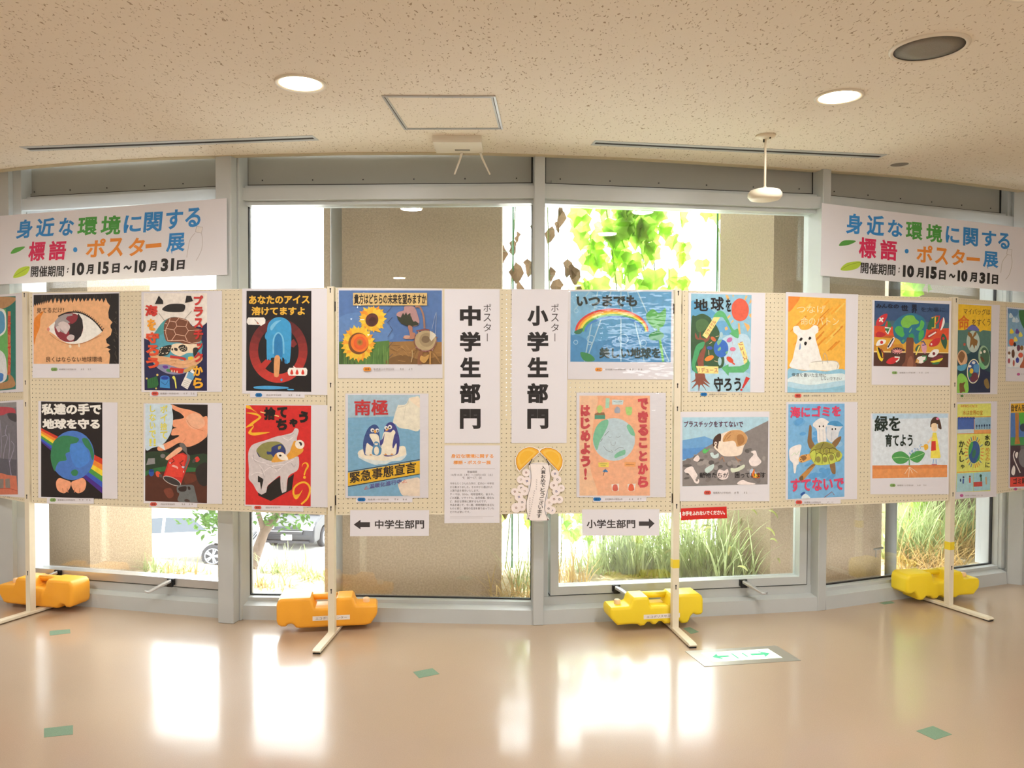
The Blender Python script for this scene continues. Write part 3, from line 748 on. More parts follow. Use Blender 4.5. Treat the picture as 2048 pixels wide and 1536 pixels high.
for q, lab in (([(99, 1262), (140, 1258.5), (141, 1266.5), (99.5, 1271)], 'worn grey-green tape mark on the floor in front of the leftmost orange tank'),
               ([(88, 1457), (146, 1450.5), (146, 1469), (88, 1475)], 'green tape mark on the floor nearest the bottom left corner'),
               ([(826, 1344), (865, 1336.5), (879, 1348), (838, 1356.5)], 'green tape mark on the floor in front of the middle panel'),
               ([(1832, 1462), (1866, 1452), (1904, 1469), (1870, 1480)], 'green tape mark on the floor nearest the bottom right corner'),
               ([(1366, 1257), (1379, 1254), (1398, 1264), (1382, 1268)], 'green tape mark on the floor beside the foot of the third post'),
               ([(1758, 1206), (1782, 1202), (1790, 1206.5), (1768, 1209)], 'small green tape mark at the foot of the fourth bay sill')):
    ps = [on_level(x, y) for x, y in q]; cc = sum(ps, Vector()) / 4
    bm = bmesh.new(); prism(bm, [(p.x - cc.x, p.y - cc.y) for p in ps][::-1], .0002, .0007); fixn(bm)
    tag(link('tape_mark', bm, M_TAPE, loc=(cc.x, cc.y, 0)), lab, 'tape', 'green tape marks on the floor')

# ============================================================ display stands
FT = .022
PO = [on_level(x, y, FT) for x, y in ((62, 1221), (664.5, 1263), (1349, 1253), (1897, 1208))]
PO = [Vector((p.x, p.y)) for p in PO]
WPAN = 1.78
PTS = [PO[0] + Vector((-math.cos(math.radians(33)), math.sin(math.radians(33)))) * WPAN] + PO + [PO[3] + Vector((math.cos(math.radians(31)), math.sin(math.radians(31)))) * WPAN]
PZ0, PZ1, PTH = .625, 1.785, .024
M_POST = mat('cream_painted_steel', '#e8dfc8', .4, noise=.02, nscale=30)
M_RUB = mat('black_rubber', '#18181a', .6)
def pegboard_mat():
    m = mat('cream_pegboard', '#e4dabe', .55)
    nt = m.node_tree; b = nt.nodes['Principled BSDF']; out = nt.nodes['Material Output']
    tc = nt.nodes.new('ShaderNodeTexCoord')
    sep = nt.nodes.new('ShaderNodeSeparateXYZ'); nt.links.new(tc.outputs['Object'], sep.inputs[0])
    def mth(op, a, bb=None):
        n = nt.nodes.new('ShaderNodeMath'); n.operation = op
        for k, v in enumerate((a, bb)):
            if v is None: continue
            if isinstance(v, (int, float)): n.inputs[k].default_value = v
            else: nt.links.new(v, n.inputs[k])
        return n.outputs[0]
    sq = []
    for ax in ('X', 'Z'):
        fr = mth('FRACT', mth('DIVIDE', sep.outputs[ax], .0238)); d = mth('MULTIPLY', mth('SUBTRACT', fr, .5), .0238)
        sq.append(mth('MULTIPLY', d, d))
    rad = mth('SQRT', mth('ADD', sq[0], sq[1]))
    hole = mth('LESS_THAN', rad, .0025)
    tr = nt.nodes.new('ShaderNodeBsdfTransparent'); tr.inputs[0].default_value = (.5, .5, .5, 1); mix = nt.nodes.new('ShaderNodeMixShader')  # grey tint puts the shade of the hole depth into the colour
    nt.links.new(hole, mix.inputs[0]); nt.links.new(b.outputs[0], mix.inputs[1]); nt.links.new(tr.outputs[0], mix.inputs[2]); nt.links.new(mix.outputs[0], out.inputs['Surface'])
    return m
M_PEG = pegboard_mat()
M_TAPEY = mat('yellow_vinyl_tape', '#f0d534', .5)
PANEL = []
names = ('cream pegboard at the far left, cut off by the picture edge', 'cream pegboard between the first and second posts, with the eye and ice lolly posters', 'cream pegboard in the middle, with the sunflower and penguin posters',
         'cream pegboard between the third and fourth posts, with the polar bear poster', 'cream pegboard at the far right, turned away beyond the fourth post')
for i in range(5):
    a, b = PTS[i], PTS[i + 1]
    d = (b - a); L = d.length; t = d.normalized(); n = Vector((t.y, -t.x)); ang = math.atan2(t.y, t.x)
    gap = .024
    root = empty('pegboard_panel', (a.x + t.x * gap, a.y + t.y * gap, PZ0), ang); tag(root, names[i], 'display board', 'pegboard display panels')
    Lb, Hb = L - 2 * gap, PZ1 - PZ0
    bm = bmesh.new(); box(bm, .004, Lb - .004, -PTH / 2, PTH / 2, .004, Hb - .004)
    for f in [f for f in bm.faces if abs(f.normal.z) < .5 and abs(f.normal.y) < .5]: pass
    fixn(bm); link('board', bm, M_PEG, root)
    bm = bmesh.new()
    box(bm, 0, Lb, -PTH / 2 - .001, PTH / 2 + .001, 0, .006); box(bm, 0, Lb, -PTH / 2 - .001, PTH / 2 + .001, Hb - .006, Hb)
    box(bm, 0, .006, -PTH / 2 - .001, PTH / 2 + .001, .006, Hb - .006); box(bm, Lb - .006, Lb, -PTH / 2 - .001, PTH / 2 + .001, .006, Hb - .006)
    fixn(bm); link('edge_frame', bm, M_POST, root)
    for x, z in ((-.012, .05), (-.012, Hb - .12), (Lb, .05), (Lb, Hb - .12)):
        bm = bmesh.new(); box(bm, x, x + .012, -.004, .004, z, z + .05); link('hook', bm, M_RUB, root)
    org = Vector((a.x, a.y, 0)) + Vector((n.x, n.y, 0)) * (PTH / 2 + .001)
    PANEL.append((a, b, PTH / 2 + .001, Matrix(((t.x, 0, n.x, 0), (t.y, 0, n.y, 0), (0, 1, 0, 0), (0, 0, 0, 1))), org))
plab = ('cream display post over the plain orange tank', 'cream display post left of the sunflower poster, in front of the stickered orange tank', 'cream display post with yellow tape, in front of the stickered yellow tank',
        'cream display post with yellow tape, over the plain yellow tank', 'cream display post at the outer end of the far left board', 'cream display post at the outer end of the far right board')
for i, p in enumerate(PO + [PTS[0], PTS[5]]):
    k = (0, 1, 2, 3, -1, 4)[i]
    d0 = (PTS[max(k, 0) + 1] - PTS[max(k, 0)]).normalized(); d1 = (PTS[min(k, 3) + 2] - PTS[min(k, 3) + 1]).normalized()
    ang = math.atan2((d0 + d1).y, (d0 + d1).x)
    root = empty('display_post', (p.x, p.y, 0), ang); tag(root, plab[i], 'post', 'cream display posts')
    bm = bmesh.new(); box(bm, -.017, .017, -.017, .017, FT, 1.79); bevel(bm, .003, 2); link('post', bm, M_POST, root)
    bm = bmesh.new()
    prof = [(-.27, .016), (-.25, FT), (.25, FT), (.27, .016), (.262, .006), (-.262, .006)]
    a_ = [bm.verts.new((-.020, y, z)) for y, z in prof]; b_ = [bm.verts.new((.020, y, z)) for y, z in prof]
    bm.faces.new(a_); bm.faces.new(b_[::-1])
    for k in range(6): bm.faces.new((a_[k], b_[k], b_[(k + 1) % 6], a_[(k + 1) % 6]))
    fixn(bm); bevel(bm, .0015, 1); link('foot', bm, M_POST, root)
    for y in (-.245, .245):
        bm = bmesh.new(); box(bm, -.018, .018, y - .018, y + .018, 0, .0065); link('rubber_pad', bm, M_RUB, root)
    for z in (.235, .66, 1.17, 1.29, 1.77):
        bm = bmesh.new(); lathe(bm, [(0, -.0003), (.0042, -.0003), (.0042, .0006), (0, .0006)], 10, Matrix.Translation((0, -.0172, z + .008)) @ Matrix.Rotation(math.pi / 2, 4, 'X')); box(bm, -.0022, .0022, -.0178, -.017, z - .012, z + .006)
        link('keyhole_slot', bm, M_RUB, root)
    if i in (2, 3):
        z0 = .335 if i == 2 else .34
        bm = bmesh.new(); box(bm, -.0180, .0180, -.0180, .0180, z0, z0 + .045); bevel(bm, .002, 1); link('tape_band', bm, M_TAPEY, root)['label'] = 'yellow tape band'

# ============================================================ water tank weights
TP = [(5, 45), (0, 60), (0, 85), (8, 95), (105, 97), (113, 103), (122, 128), (132, 137), (205, 137), (213, 130), (221, 100), (228, 92), (318, 92), (325, 100), (335, 132), (345, 141), (492, 141), (508, 130), (515, 112), (515, 52), (505, 42), (480, 40), (460, 47), (446, 35),
      (432, 8), (415, 3), (395, 4), (376, 20), (345, 20), (327, 6), (300, 6), (285, 18), (270, 19), (252, 6), (234, 6), (221, 18), (205, 19), (190, 4), (166, 2), (150, 11), (120, 13), (42, 11)]
TPO = TP[:19] + [(515, 40), (508, 22), (490, 12), (468, 12), (458, 22), (440, 24), (428, 18), (418, 5), (400, 2), (60, 2), (34, 8)]
M_TOR = mat('orange_tank_plastic', '#fbaf34', .38, spec=.45)
M_TYE = mat('yellow_tank_plastic', '#fddb2c', .38, spec=.45)
M_CAP = mat('peach_tank_cap', '#f2cfa4', .5)
M_STK = mat('white_sticker_paper', '#f3ece6', .6)
TANKD = .14
def tank(loc, rz, m, label, flip=False, sticker=True, tilt=0.0):
    """nose (cap end) at local -x; flip turns the tank end for end"""
    root = empty('water_tank_weight', loc); root.rotation_euler = (0, tilt, rz); tag(root, label, 'water tank', 'water tank weights on the stand feet')
    fx = -1 if flip else 1
    prof = TPO if m is M_TOR else TP
    bm = bmesh.new()
    a = [bm.verts.new(((x - 257) * .001 * fx, -TANKD / 2, z * .00113)) for x, z in prof]
    b = [bm.verts.new(((x - 257) * .001 * fx, TANKD / 2, z * .00113)) for x, z in prof]
    fa = bm.faces.new(a); fb = bm.faces.new(b[::-1])
    for k in range(len(prof)): bm.faces.new((a[k], b[k], b[(k + 1) % len(prof)], a[(k + 1) % len(prof)]))
    fixn(bm)
    es = [e for e in bm.edges if fa in e.link_faces or fb in e.link_faces]
    bmesh.ops.bevel(bm, geom=es, offset=.016, segments=5, profile=.5, affect='EDGES', clamp_overlap=True)
    o = link('body', bm, m, root, smooth=True)
    try: o.data.set_sharp_from_angle(angle=.7)
    except Exception: pass
    bm = bmesh.new()
    x0, x1 = sorted((-.05 * fx, .09 * fx))
    box(bm, x0, x1, .012, .05, .127, .153); bevel(bm, .008, 3); link('handle', bm, m, root, smooth=True)
    bm = bmesh.new(); lathe(bm, [(.017, 0), (.0175, .003), (.0175, .02), (.015, .024), (0, .0245)], 20, Matrix.Translation((-.198 * fx, -.0, .107))); link('cap', bm, M_CAP, root, smooth=True)
    if sticker:
        xs = (-.075, .125) if not flip else (-.075, .115)
        bm = bmesh.new(); bm.faces.new([bm.verts.new((x, -TANKD / 2 - .0006, z)) for x, z in ((xs[0], .040), (xs[1], .040), (xs[1], .064), (xs[0], .064))])
        s = link('sticker', bm, M_STK, root); s['label'] = 'white name sticker'
        TEXT_LATER.append((s, xs))
    return root
TEXT_LATER = []
def tank_at(px0, px1, y0, y1, z=FT):
    a, b = on_level(px0, y0, z), on_level(px1, y1, z)
    return a, b
def put(a, b, back, *args, **kw):
    d = b - a; ang = math.atan2(d.y, d.x); t = d.normalized(); n = Vector((-t.y, t.x, 0))
    c = (a + b) / 2 + n * (TANKD / 2 + back)
    return tank((c.x, c.y, FT), ang, *args, **kw)
put(*tank_at(597, 712, 1258.5, 1253), .0, M_TOR, 'orange water tank with a white sticker at the foot of the second post', flip=True)
put(*tank_at(1246, 1382, 1256, 1248.5), .0, M_TYE, 'yellow water tank with white sticker and peach cap at the third post')
a = on_level(60, 1213, FT); t = Vector((math.cos(math.radians(-15)), math.sin(math.radians(-15)), 0))
put(a - t * .2, a + t * .26, .0, M_TOR, 'plain orange water tank without sticker under the leftmost post', sticker=False)
a = on_level(1888, 1199, FT); t = Vector((math.cos(math.radians(14)), math.sin(math.radians(14)), 0))
put(a - t * .26, a + t * .26, .0, M_TYE, 'plain yellow water tank without sticker at the foot of the rightmost post', flip=True, sticker=False)
# ============================================================ paper sheets, paintings and lettering
def paint_mat(name, rough, var):
    m = mat(name, '#ffffff', rough)
    nt = m.node_tree; b = nt.nodes['Principled BSDF']
    at = nt.nodes.new('ShaderNodeAttribute'); at.attribute_name = 'pigment'
    tc = nt.nodes.new('ShaderNodeTexCoord')
    n = nt.nodes.new('ShaderNodeTexNoise'); n.inputs['Scale'].default_value = 38; n.inputs['Detail'].default_value = 6; n.inputs['Roughness'].default_value = .65
    nt.links.new(tc.outputs['Object'], n.inputs['Vector'])
    mr = nt.nodes.new('ShaderNodeMapRange'); mr.inputs['From Min'].default_value = .3; mr.inputs['From Max'].default_value = .7
    mr.inputs['To Min'].default_value = 1 - var; mr.inputs['To Max'].default_value = 1 + var
    nt.links.new(n.outputs['Fac'], mr.inputs['Value'])
    mx = nt.nodes.new('ShaderNodeVectorMath'); mx.operation = 'SCALE'
    nt.links.new(at.outputs['Color'], mx.inputs[0]); nt.links.new(mr.outputs[0], mx.inputs['Scale']); nt.links.new(mx.outputs[0], b.inputs['Base Color'])
    return m
M_PAINT = paint_mat('poster_paint', .55, .11)
M_INK = paint_mat('printed_ink', .5, .02)
M_PAPER = mat('white_poster_paper', '#e6e5ec', .6, spec=.3)
M_SLEEVE = glass_mat('clear_plastic_sleeve', (.985, .985, .985), 1.2, .0)
_gn = M_SLEEVE.node_tree
_tc = _gn.nodes.new('ShaderNodeTexCoord'); _mp = _gn.nodes.new('ShaderNodeMapping'); _mp.inputs['Scale'].default_value = (5, 14, 1); _mp.inputs['Rotation'].default_value = (0, 0, .5)
_nz = _gn.nodes.new('ShaderNodeTexNoise'); _nz.inputs['Scale'].default_value = 1.6; _nz.inputs['Detail'].default_value = 2
_bp = _gn.nodes.new('ShaderNodeBump'); _bp.inputs['Strength'].default_value = .22; _bp.inputs['Distance'].default_value = .01
_gn.links.new(_tc.outputs['Object'], _mp.inputs['Vector']); _gn.links.new(_mp.outputs[0], _nz.inputs['Vector']); _gn.links.new(_nz.outputs['Fac'], _bp.inputs['Height'])
_gn.links.new(_bp.outputs[0], [q for q in _gn.nodes if q.type == 'BSDF_GLOSSY'][0].inputs['Normal'])

_GL = {}
def glyphs(s, b):
    """lettering of s as flat triangles in a unit box (the built-in font, thickened by b)"""
    if (s, b) in _GL: return _GL[(s, b)]
    c = bpy.data.curves.new('lettering', 'FONT'); c.body = s; c.resolution_u = 3; c.fill_mode = 'FRONT'
    if b: c.bevel_depth = b; c.bevel_resolution = 0
    o = bpy.data.objects.new('lettering', c); COL.objects.link(o)
    bpy.context.view_layer.update()
    me = bpy.data.meshes.new_from_object(o.evaluated_get(bpy.context.evaluated_depsgraph_get()))
    bpy.data.objects.remove(o); bpy.data.curves.remove(c)
    V = [(v.co.x, v.co.y) for v in me.vertices]; T = []
    for p in me.polygons:
        q = list(p.vertices)
        ar = sum(V[q[i]][0] * V[q[(i + 1) % len(q)]][1] - V[q[(i + 1) % len(q)]][0] * V[q[i]][1] for i in range(len(q)))
        if abs(ar) < 1e-8: continue
        T.append(q if ar > 0 else q[::-1])
    used = sorted({i for t in T for i in t})
    if not used: _GL[(s, b)] = ([], []); return _GL[(s, b)]
    mp = {i: k for k, i in enumerate(used)}
    x0, x1 = min(V[i][0] for i in used), max(V[i][0] for i in used); y0, y1 = min(V[i][1] for i in used), max(V[i][1] for i in used)
    r = ([((V[i][0] - x0) / max(1e-6, x1 - x0), (V[i][1] - y0) / max(1e-6, y1 - y0)) for i in used], [[mp[i] for i in t] for t in T])
    bpy.data.meshes.remove(me)
    _GL[(s, b)] = r
    return r
def nums(p): return [float(q) for q in p.split()] if isinstance(p, str) else list(p)
def pairs(p): q = nums(p); return list(zip(q[::2], q[1::2]))
def spline(P, closed=True, n=5):
    out = []; N = len(P)
    for i in range(N if closed else N - 1):
        g = lambda k: P[k % N] if closed else P[max(0, min(N - 1, k))]
        a, b, c, d = g(i - 1), g(i), g(i + 1), g(i + 2)
        for k in range(n):
            t = k / n
            out.append(tuple(.5 * (2 * b[j] + (c[j] - a[j]) * t + (2 * a[j] - 5 * b[j] + 4 * c[j] - d[j]) * t * t + (3 * b[j] - a[j] - 3 * c[j] + d[j]) * t ** 3) for j in (0, 1)))
    if not closed: out.append(P[-1])
    return out
STEP = .000025
def clip_poly(P, C):
    for i in range(len(C)):
        a, b = C[i], C[(i + 1) % len(C)]; out = []
        f = lambda p: (b[0] - a[0]) * (p[1] - a[1]) - (b[1] - a[1]) * (p[0] - a[0])
        for k in range(len(P)):
            p, q = P[k - 1], P[k]; fp, fq = f(p), f(q)
            if (fp >= 0) != (fq >= 0):
                t = fp / (fp - fq); out.append((p[0] + (q[0] - p[0]) * t, p[1] + (q[1] - p[1]) * t))
            if fq >= 0: out.append(q)
        P = out
        if len(P) < 3: return []
    return P
class Sheet:
    """one sheet on a board or wall: shapes are given in the units of a measuring grid (ox, oy, k) and land on the sheet's own plane"""
    def __init__(s, wall, ox, oy, k, quad, label, cat='poster', name='poster', off=.0009, group=None, paper=None, curl=0.0, pcol=None):
        s.ox, s.oy, s.k = ox, oy, k
        if isinstance(wall, int): a, b, o0, s.R, org = PANEL[wall]
        else: a, b, o0, s.R = wall
        s.a, s.b, s.off = a, b, o0 + off
        q = [s.world(x, y) for x, y in pairs(quad)]
        s.c = sum(q, Vector()) / 4
        s.Ri = s.R.transposed()
        s.name = name
        bm = bmesh.new()
        L = [s.loc3(p) for p in q]
        n = 8
        g = []
        for i in range(n + 1):
            row = []
            for j in range(n + 1):
                u, v = j / n, i / n
                p = (L[0] * (1 - u) + L[1] * u) * (1 - v) + (L[3] * (1 - u) + L[2] * u) * v
                row.append(bm.verts.new((p.x, p.y, curl * v * v)))
            g.append(row)
        for i in range(n):
            for j in range(n): bm.faces.new((g[i][j], g[i + 1][j], g[i + 1][j + 1], g[i][j + 1]))
        s.o = link(name, bm, paper or M_PAPER)
        s.o.matrix_world = Matrix.Translation(s.c) @ s.R.to_4x4()
        tag(s.o, label, cat, group)
        s.L = L; s.V = []; s.Fc = []; s.C = []; s.z = STEP * 6
        s.tx = {}; s.tz = 0; s.slot = 'lettering'; s.ph = 0
        s.clip = None; s.auto = name == 'poster'; s.curl = curl
        ys = [p.y for p in L]; s.y0, s.y1 = max(ys), min(ys)
    def world(s, x, y): return on_wall(s.ox + x / s.k, s.oy + y / s.k, s.a, s.b, s.off)
    def loc3(s, p): return s.Ri @ (p - s.c)
    def bend(s, y): return s.curl * ((s.y0 - y) / (s.y0 - s.y1)) ** 2 if s.curl else 0.0
    def put(s, col, faces):
        cc = lin(col, 1.12); s.z += STEP
        if s.auto and s.clip is None and len(faces) == 1 and len(faces[0]) == 4:
            q = faces[0]; ar = sum(q[i][0] * q[(i + 1) % 4][1] - q[(i + 1) % 4][0] * q[i][1] for i in range(4))
            s.clip = list(q) if ar > 0 else list(q)[::-1]
        for poly in faces:
            if s.clip and s.auto: poly = clip_poly(poly, s.clip)
            if len(poly) < 3: continue
            i0 = len(s.V)
            for x, y in poly:
                p = s.loc3(s.world(x, y)); s.V.append((p.x, p.y, s.z + s.bend(p.y)))
            s.Fc.append(list(range(i0, i0 + len(poly)))); s.C.append(cc)
    def G(s, col, pts, smooth=0):
        P = pairs(pts) if not isinstance(pts, list) else pts
        s.put(col, [spline(P) if smooth else P]); return s
    def S(s, col, pts): return s.G(col, pts, 1)
    def R_(s, col, x0, y0, x1, y1): s.put(col, [[(x0, y0), (x1, y0), (x1, y1), (x0, y1)]]); return s
    def E(s, col, cx, cy, rx, ry=None, rot=0, n=28, a0=0, a1=360):
        ry = ry or rx; c, d = math.cos(math.radians(rot)), math.sin(math.radians(rot)); full = a1 - a0 >= 360
        P = []
        for i in range(n + (0 if full else 1)):
            t = math.radians(a0 + (a1 - a0) * i / n); x, y = rx * math.cos(t), ry * math.sin(t)
            P.append((cx + x * c - y * d, cy + x * d + y * c))
        s.put(col, [P]); return s
    def K(s, col, w, pts, smooth=1, closed=False):
        P = pairs(pts) if not isinstance(pts, list) else pts
        if smooth and len(P) > 2: P = spline(P, closed, 4)
        if closed: P = P + [P[0]]
        Lf, Rt = [], []
        for i, p in enumerate(P):
            a, b = P[max(0, i - 1)], P[min(len(P) - 1, i + 1)]
            dx, dy = b[0] - a[0], b[1] - a[1]; l = math.hypot(dx, dy) or 1
            Lf.append((p[0] - dy / l * w / 2, p[1] + dx / l * w / 2)); Rt.append((p[0] + dy / l * w / 2, p[1] - dx / l * w / 2))
        s.put(col, [[Lf[i], Lf[i + 1], Rt[i + 1], Rt[i]] for i in range(len(P) - 1)]); return s
    def T(s, col, txt, x0, y0, x1, y1, b=.03, dy=0.0, sk=0.0, rot=0):
        """lettering filling the box; dy: drop of the right end; sk: slant to the right of the tops; rot: turn about the box centre"""
        V, T = glyphs(txt, b)
        if not T: return s
        cc = lin(col, 1.12); s.ph += len(txt) > 1 and s.slot == 'lettering'; tV, tF, tC = s.tx.setdefault((s.slot, col, s.ph), ([], [], [])); i0 = len(tV); s.tz += STEP * .5
        cx, cy = (x0 + x1) / 2, (y0 + y1) / 2; c, d = math.cos(math.radians(rot)), math.sin(math.radians(rot))
        for u, v in V:
            x, y = x0 + u * (x1 - x0) + v * sk, y1 + v * (y0 - y1) + u * dy
            x, y = cx + (x - cx) * c - (y - cy) * d, cy + (x - cx) * d + (y - cy) * c
            p = s.loc3(s.world(x, y)); tV.append((p.x, p.y, s.tz + s.bend(p.y)))
        for t in T: tF.append([i0 + k for k in t]); tC.append(cc)
        return s
    def V_(s, col, txt, x0, y0, x1, y1, b=.03, gap=.12, dx=0.0):
        """lettering stacked top to bottom"""
        n = len(txt); h = (y1 - y0) / n; s.ph += 1
        for i, ch in enumerate(txt):
            if ch == ' ': continue
            g = gap * h / 2; ya, yb = y0 + i * h + g, y0 + (i + 1) * h - g; xs = dx * i / max(1, n - 1)
            xa, xb = x0 + xs, x1 + xs; w = xb - xa
            if ch in 'ー|': s.K(col, w * .09, [((xa + xb) / 2, ya), ((xa + xb) / 2, yb)], 0); continue
            if ch in '!！': xa, xb = xa + w * .36, xb - w * .36
            if ch in 'っゃゅょッャュョ': xa, ya = xa + w * .3, ya + h * .18; xb -= w * .05; yb -= h * .12
            if ch in 'しくり1いこと': ya, yb, xa, xb = ya + h * .05, yb - h * .05, xa + w * .1, xb - w * .1
            s.T(col, ch, xa, ya, xb, yb, b * .3 if ch in '!！' else b)
        return s
    def cap(s, chip, word, x0, y0, x1, y1, school, a, b_, names, strip=None):
        """award chip, school line and the illegible pupil line under a picture"""
        s.auto = False; h = y1 - y0; cy = (y0 + y1) / 2; r = h * .3
        s.G(chip, [(x0 + r, y0), (x1 - r, y0), (x1, y0 + r), (x1, y1 - r), (x1 - r, y1), (x0 + r, y1), (x0, y1 - r), (x0, y0 + r)])
        s.slot = 'caption_text'
        if word: s.T('#5a2a20' if chip != '#1673b6' else '#0d3f74', word, x0 + (x1 - x0) * .22, cy - h * .27, x1 - (x1 - x0) * .22, cy + h * .27, .0)
        if school: s.T('#857c78', school, a, cy - h * .24, b_, cy + h * .26, .0)
        s.slot = 'lettering'; random.seed(int(x0 * 7 + y0))
        for n0, n1 in names:
            w = (n1 - n0) / 2
            for k in range(2):
                for q in range(5):
                    xa = n0 + w * k + random.uniform(.02, .3) * w; ya = cy - h * .26 + random.uniform(0, .45) * h
                    if q % 2: s.R_('#8a827e', xa, ya, xa + w * random.uniform(.3, .55), ya + h * .07)
                    else: s.R_('#8a827e', xa + w * .2, cy - h * .24, xa + w * .26, cy + h * .24)
        return s
    def mesh(s, name, V, Fc, C, m, zoff):
        me = bpy.data.meshes.new(name); me.from_pydata([(x, y, z + zoff) for x, y, z in V], [], Fc)
        at = me.attributes.new('pigment', 'FLOAT_COLOR', 'FACE')
        at.data.foreach_set('color', [q for c in C for q in (*c, 1.0)])
        me.update()
        flip = [p.index for p in me.polygons if p.normal.z < 0]
        if flip:
            bm = bmesh.new(); bm.from_mesh(me); bm.faces.ensure_lookup_table()
            bmesh.ops.reverse_faces(bm, faces=[bm.faces[i] for i in flip]); bm.to_mesh(me); bm.free()
        return link(name, me, m, s.o)
    def flush(s, name):
        """end the piece drawn so far as a part of its own"""
        if s.V: s.mesh(name, s.V, s.Fc, s.C, M_INK, 0); s.V, s.Fc, s.C = [], [], []
        return s
    def done(s, sleeve=None, picture='picture', flat=False):
        if s.V: s.mesh(picture, s.V, s.Fc, s.C, M_INK if flat else M_PAINT, 0)
        for (nm, col, ph), (tV, tF, tC) in s.tx.items(): s.mesh(nm, tV, tF, tC, M_INK, s.z + STEP * 2)
        if sleeve is not None:
            P = [s.loc3(s.world(x, y)) for x, y in pairs(sleeve)]
            bm = bmesh.new(); n = 10; g = []
            z0 = s.z + s.tz + .001
            for i in range(n + 1):
                g.append([])
                for j in range(n + 1):
                    u, v = j / n, i / n
                    p = (P[0] * (1 - u) + P[1] * u) * (1 - v) + (P[3] * (1 - u) + P[2] * u) * v
                    g[i].append(bm.verts.new((p.x, p.y, z0 + .0015 * math.sin(u * 7 + v * 3) * math.sin(v * 5 + 1))))
            for i in range(n):
                for j in range(n): bm.faces.new((g[i][j], g[i + 1][j], g[i + 1][j + 1], g[i][j + 1]))
            link('clear_sleeve', bm, M_SLEEVE, s.o, smooth=True)
        return s
    def strip(s, quad):
        """narrow caption slip taped under the sheet"""
        P = [s.loc3(s.world(x, y)) for x, y in pairs(quad)]
        bm = bmesh.new(); vs = [bm.verts.new((p.x, p.y, .0002)) for p in P]; bm.faces.new(vs[::-1]); fixn(bm)
        for f in bm.faces:
            if f.normal.z < 0: f.normal_flip()
        link('caption_slip', bm, M_PAPER, s.o); return s
C2, C3, C4, C5, C6 = (0, 570, 3.199), (450, 570, 3.2), (860, 570, 3.012), (1340, 570, 3.2), (1700, 570, 3.201)
OR_, BL_, RD_, GN_, PK_ = '#e8952a', '#1673b6', '#d8584a', '#7fa860', '#b85a98'
BLACK = '#1e1a1a'
R = random.uniform

# ---- far left board
A = Sheet(0, 0, 560, 5.908, '-180 185 312 150 312 1318 -180 1345', 'teal framed poster cut off at the far left, top')
A.G('#2f7a70', '-170 205 185 190 188 1290 -170 1320').S('#b89068', '-170 215 165 205 175 250 60 330 -170 370').S('#b0875e', '-170 1240 80 1200 100 1110 165 1170 150 1270 -170 1300')
A.G('#6cb567', '-160 360 70 340 95 700 90 1100 -160 1230').S('#e6efe8', '-160 380 40 345 75 500 40 640 -160 700').S('#5aa0cc', '-160 400 20 370 58 500 30 620 -160 690').S('#dfe6ea', '-160 800 30 850 78 1000 60 1190 -160 1210').S('#4a86d0', '-160 1090 20 1100 40 1150 10 1200 -160 1205')
A.K('#d98058', 34, '110 370 108 600 112 900 105 1120', 1).V_('#c8413a', '見逃してない', 92, 420, 132, 1130, .03)
A.cap(RD_, '', -170, 1310, -110, 1350, '', 0, 0, [(38, 70), (105, 135)]).done()
A = Sheet(0, 0, 780, 6.68, '-180 165 360 125 362 1440 -180 1405', 'poster of a grey stormy scene over red earth, cut off at the far left, bottom')
A.G('#75757f', '-170 185 220 160 240 1395 -170 1400').S('#8e8f92', '-170 190 215 165 215 230 -170 260').S('#b84a58', '-170 240 60 225 190 250 200 320 100 310 20 340 -170 330').S('#4a4a50', '105 310 215 320 220 420 160 410 115 370')
A.G('#5e5f6c', '-170 900 220 930 220 1140 -170 1120')
for p in ('95 470 70 580 100 640 60 800 45 920', '120 580 130 760 120 900 150 1140', '150 680 190 760 130 960', '30 620 90 600', '0 400 20 700 10 900'): A.K('#a9a6c0', 6, p)
A.G('#d07a62', '-170 1100 20 1110 100 1135 220 1150 240 1395 -170 1400').G('#8a8480', '-20 1190 50 1185 48 1310 -20 1315').G('#8a8480', '70 1190 130 1180 140 1310 75 1305').K('#b85a48', 10, '-170 1330 100 1315 235 1350')
A.cap(RD_, '', -170, 1410, -110, 1450, '', 0, 0, [(38, 70), (105, 140)]).done()

# ---- first board
A = Sheet(1, 0, 560, 5.908, '383 160 1412 142 1412 1158 383 1158', 'poster of a large eye with a red globe iris')
A.G('#e6b283', '397 178 1405 158 1405 990 397 990').S('#e0862e', '400 500 440 420 515 370 480 450 470 560 430 660 400 760')
A.G(BLACK, [(397, 178), (1405, 158), (1405, 990), (1290, 990), (1300, 900)] + [(1285 + R(-25, 25), 880 - k * 20) for k in range(0, 5)] + [(1238, 805), (1300, 770), (1262, 745), (1252, 700), (1310, 650)] + [(1318 + R(-14, 14), 620 - k * 30) for k in range(5)] + [(1285, 450), (1280, 380), (1300, 300)] +
    [q for k in range(15) for q in ((1270 - k * 46, 268 - 12 * math.sin(k / 3) + R(-8, 8)), (1250 - k * 46, 215 + R(-10, 10)))] + [q for k in range(8) for q in ((575 - k * 22, 275 + k * 5), (565 - k * 22, 235 + k * 7))] + [(397, 322)])
for k in range(26): x = R(420, 1380); A.K('#3c342c', 6, [(x, R(165, 185)), (x + R(-20, 20), R(205, 250))], 0)
for k in range(16): y = R(330, 960); A.K('#4a423a', 7, [(R(1330, 1380), y), (R(1340, 1395), y + R(20, 50))], 0)
A.S('#f3eee8', '568 580 640 500 740 420 860 390 960 395 1080 460 1160 530 1212 600 1130 670 1000 735 850 755 740 720 650 650').S('#d98a7a', '555 578 580 560 590 590 572 605')
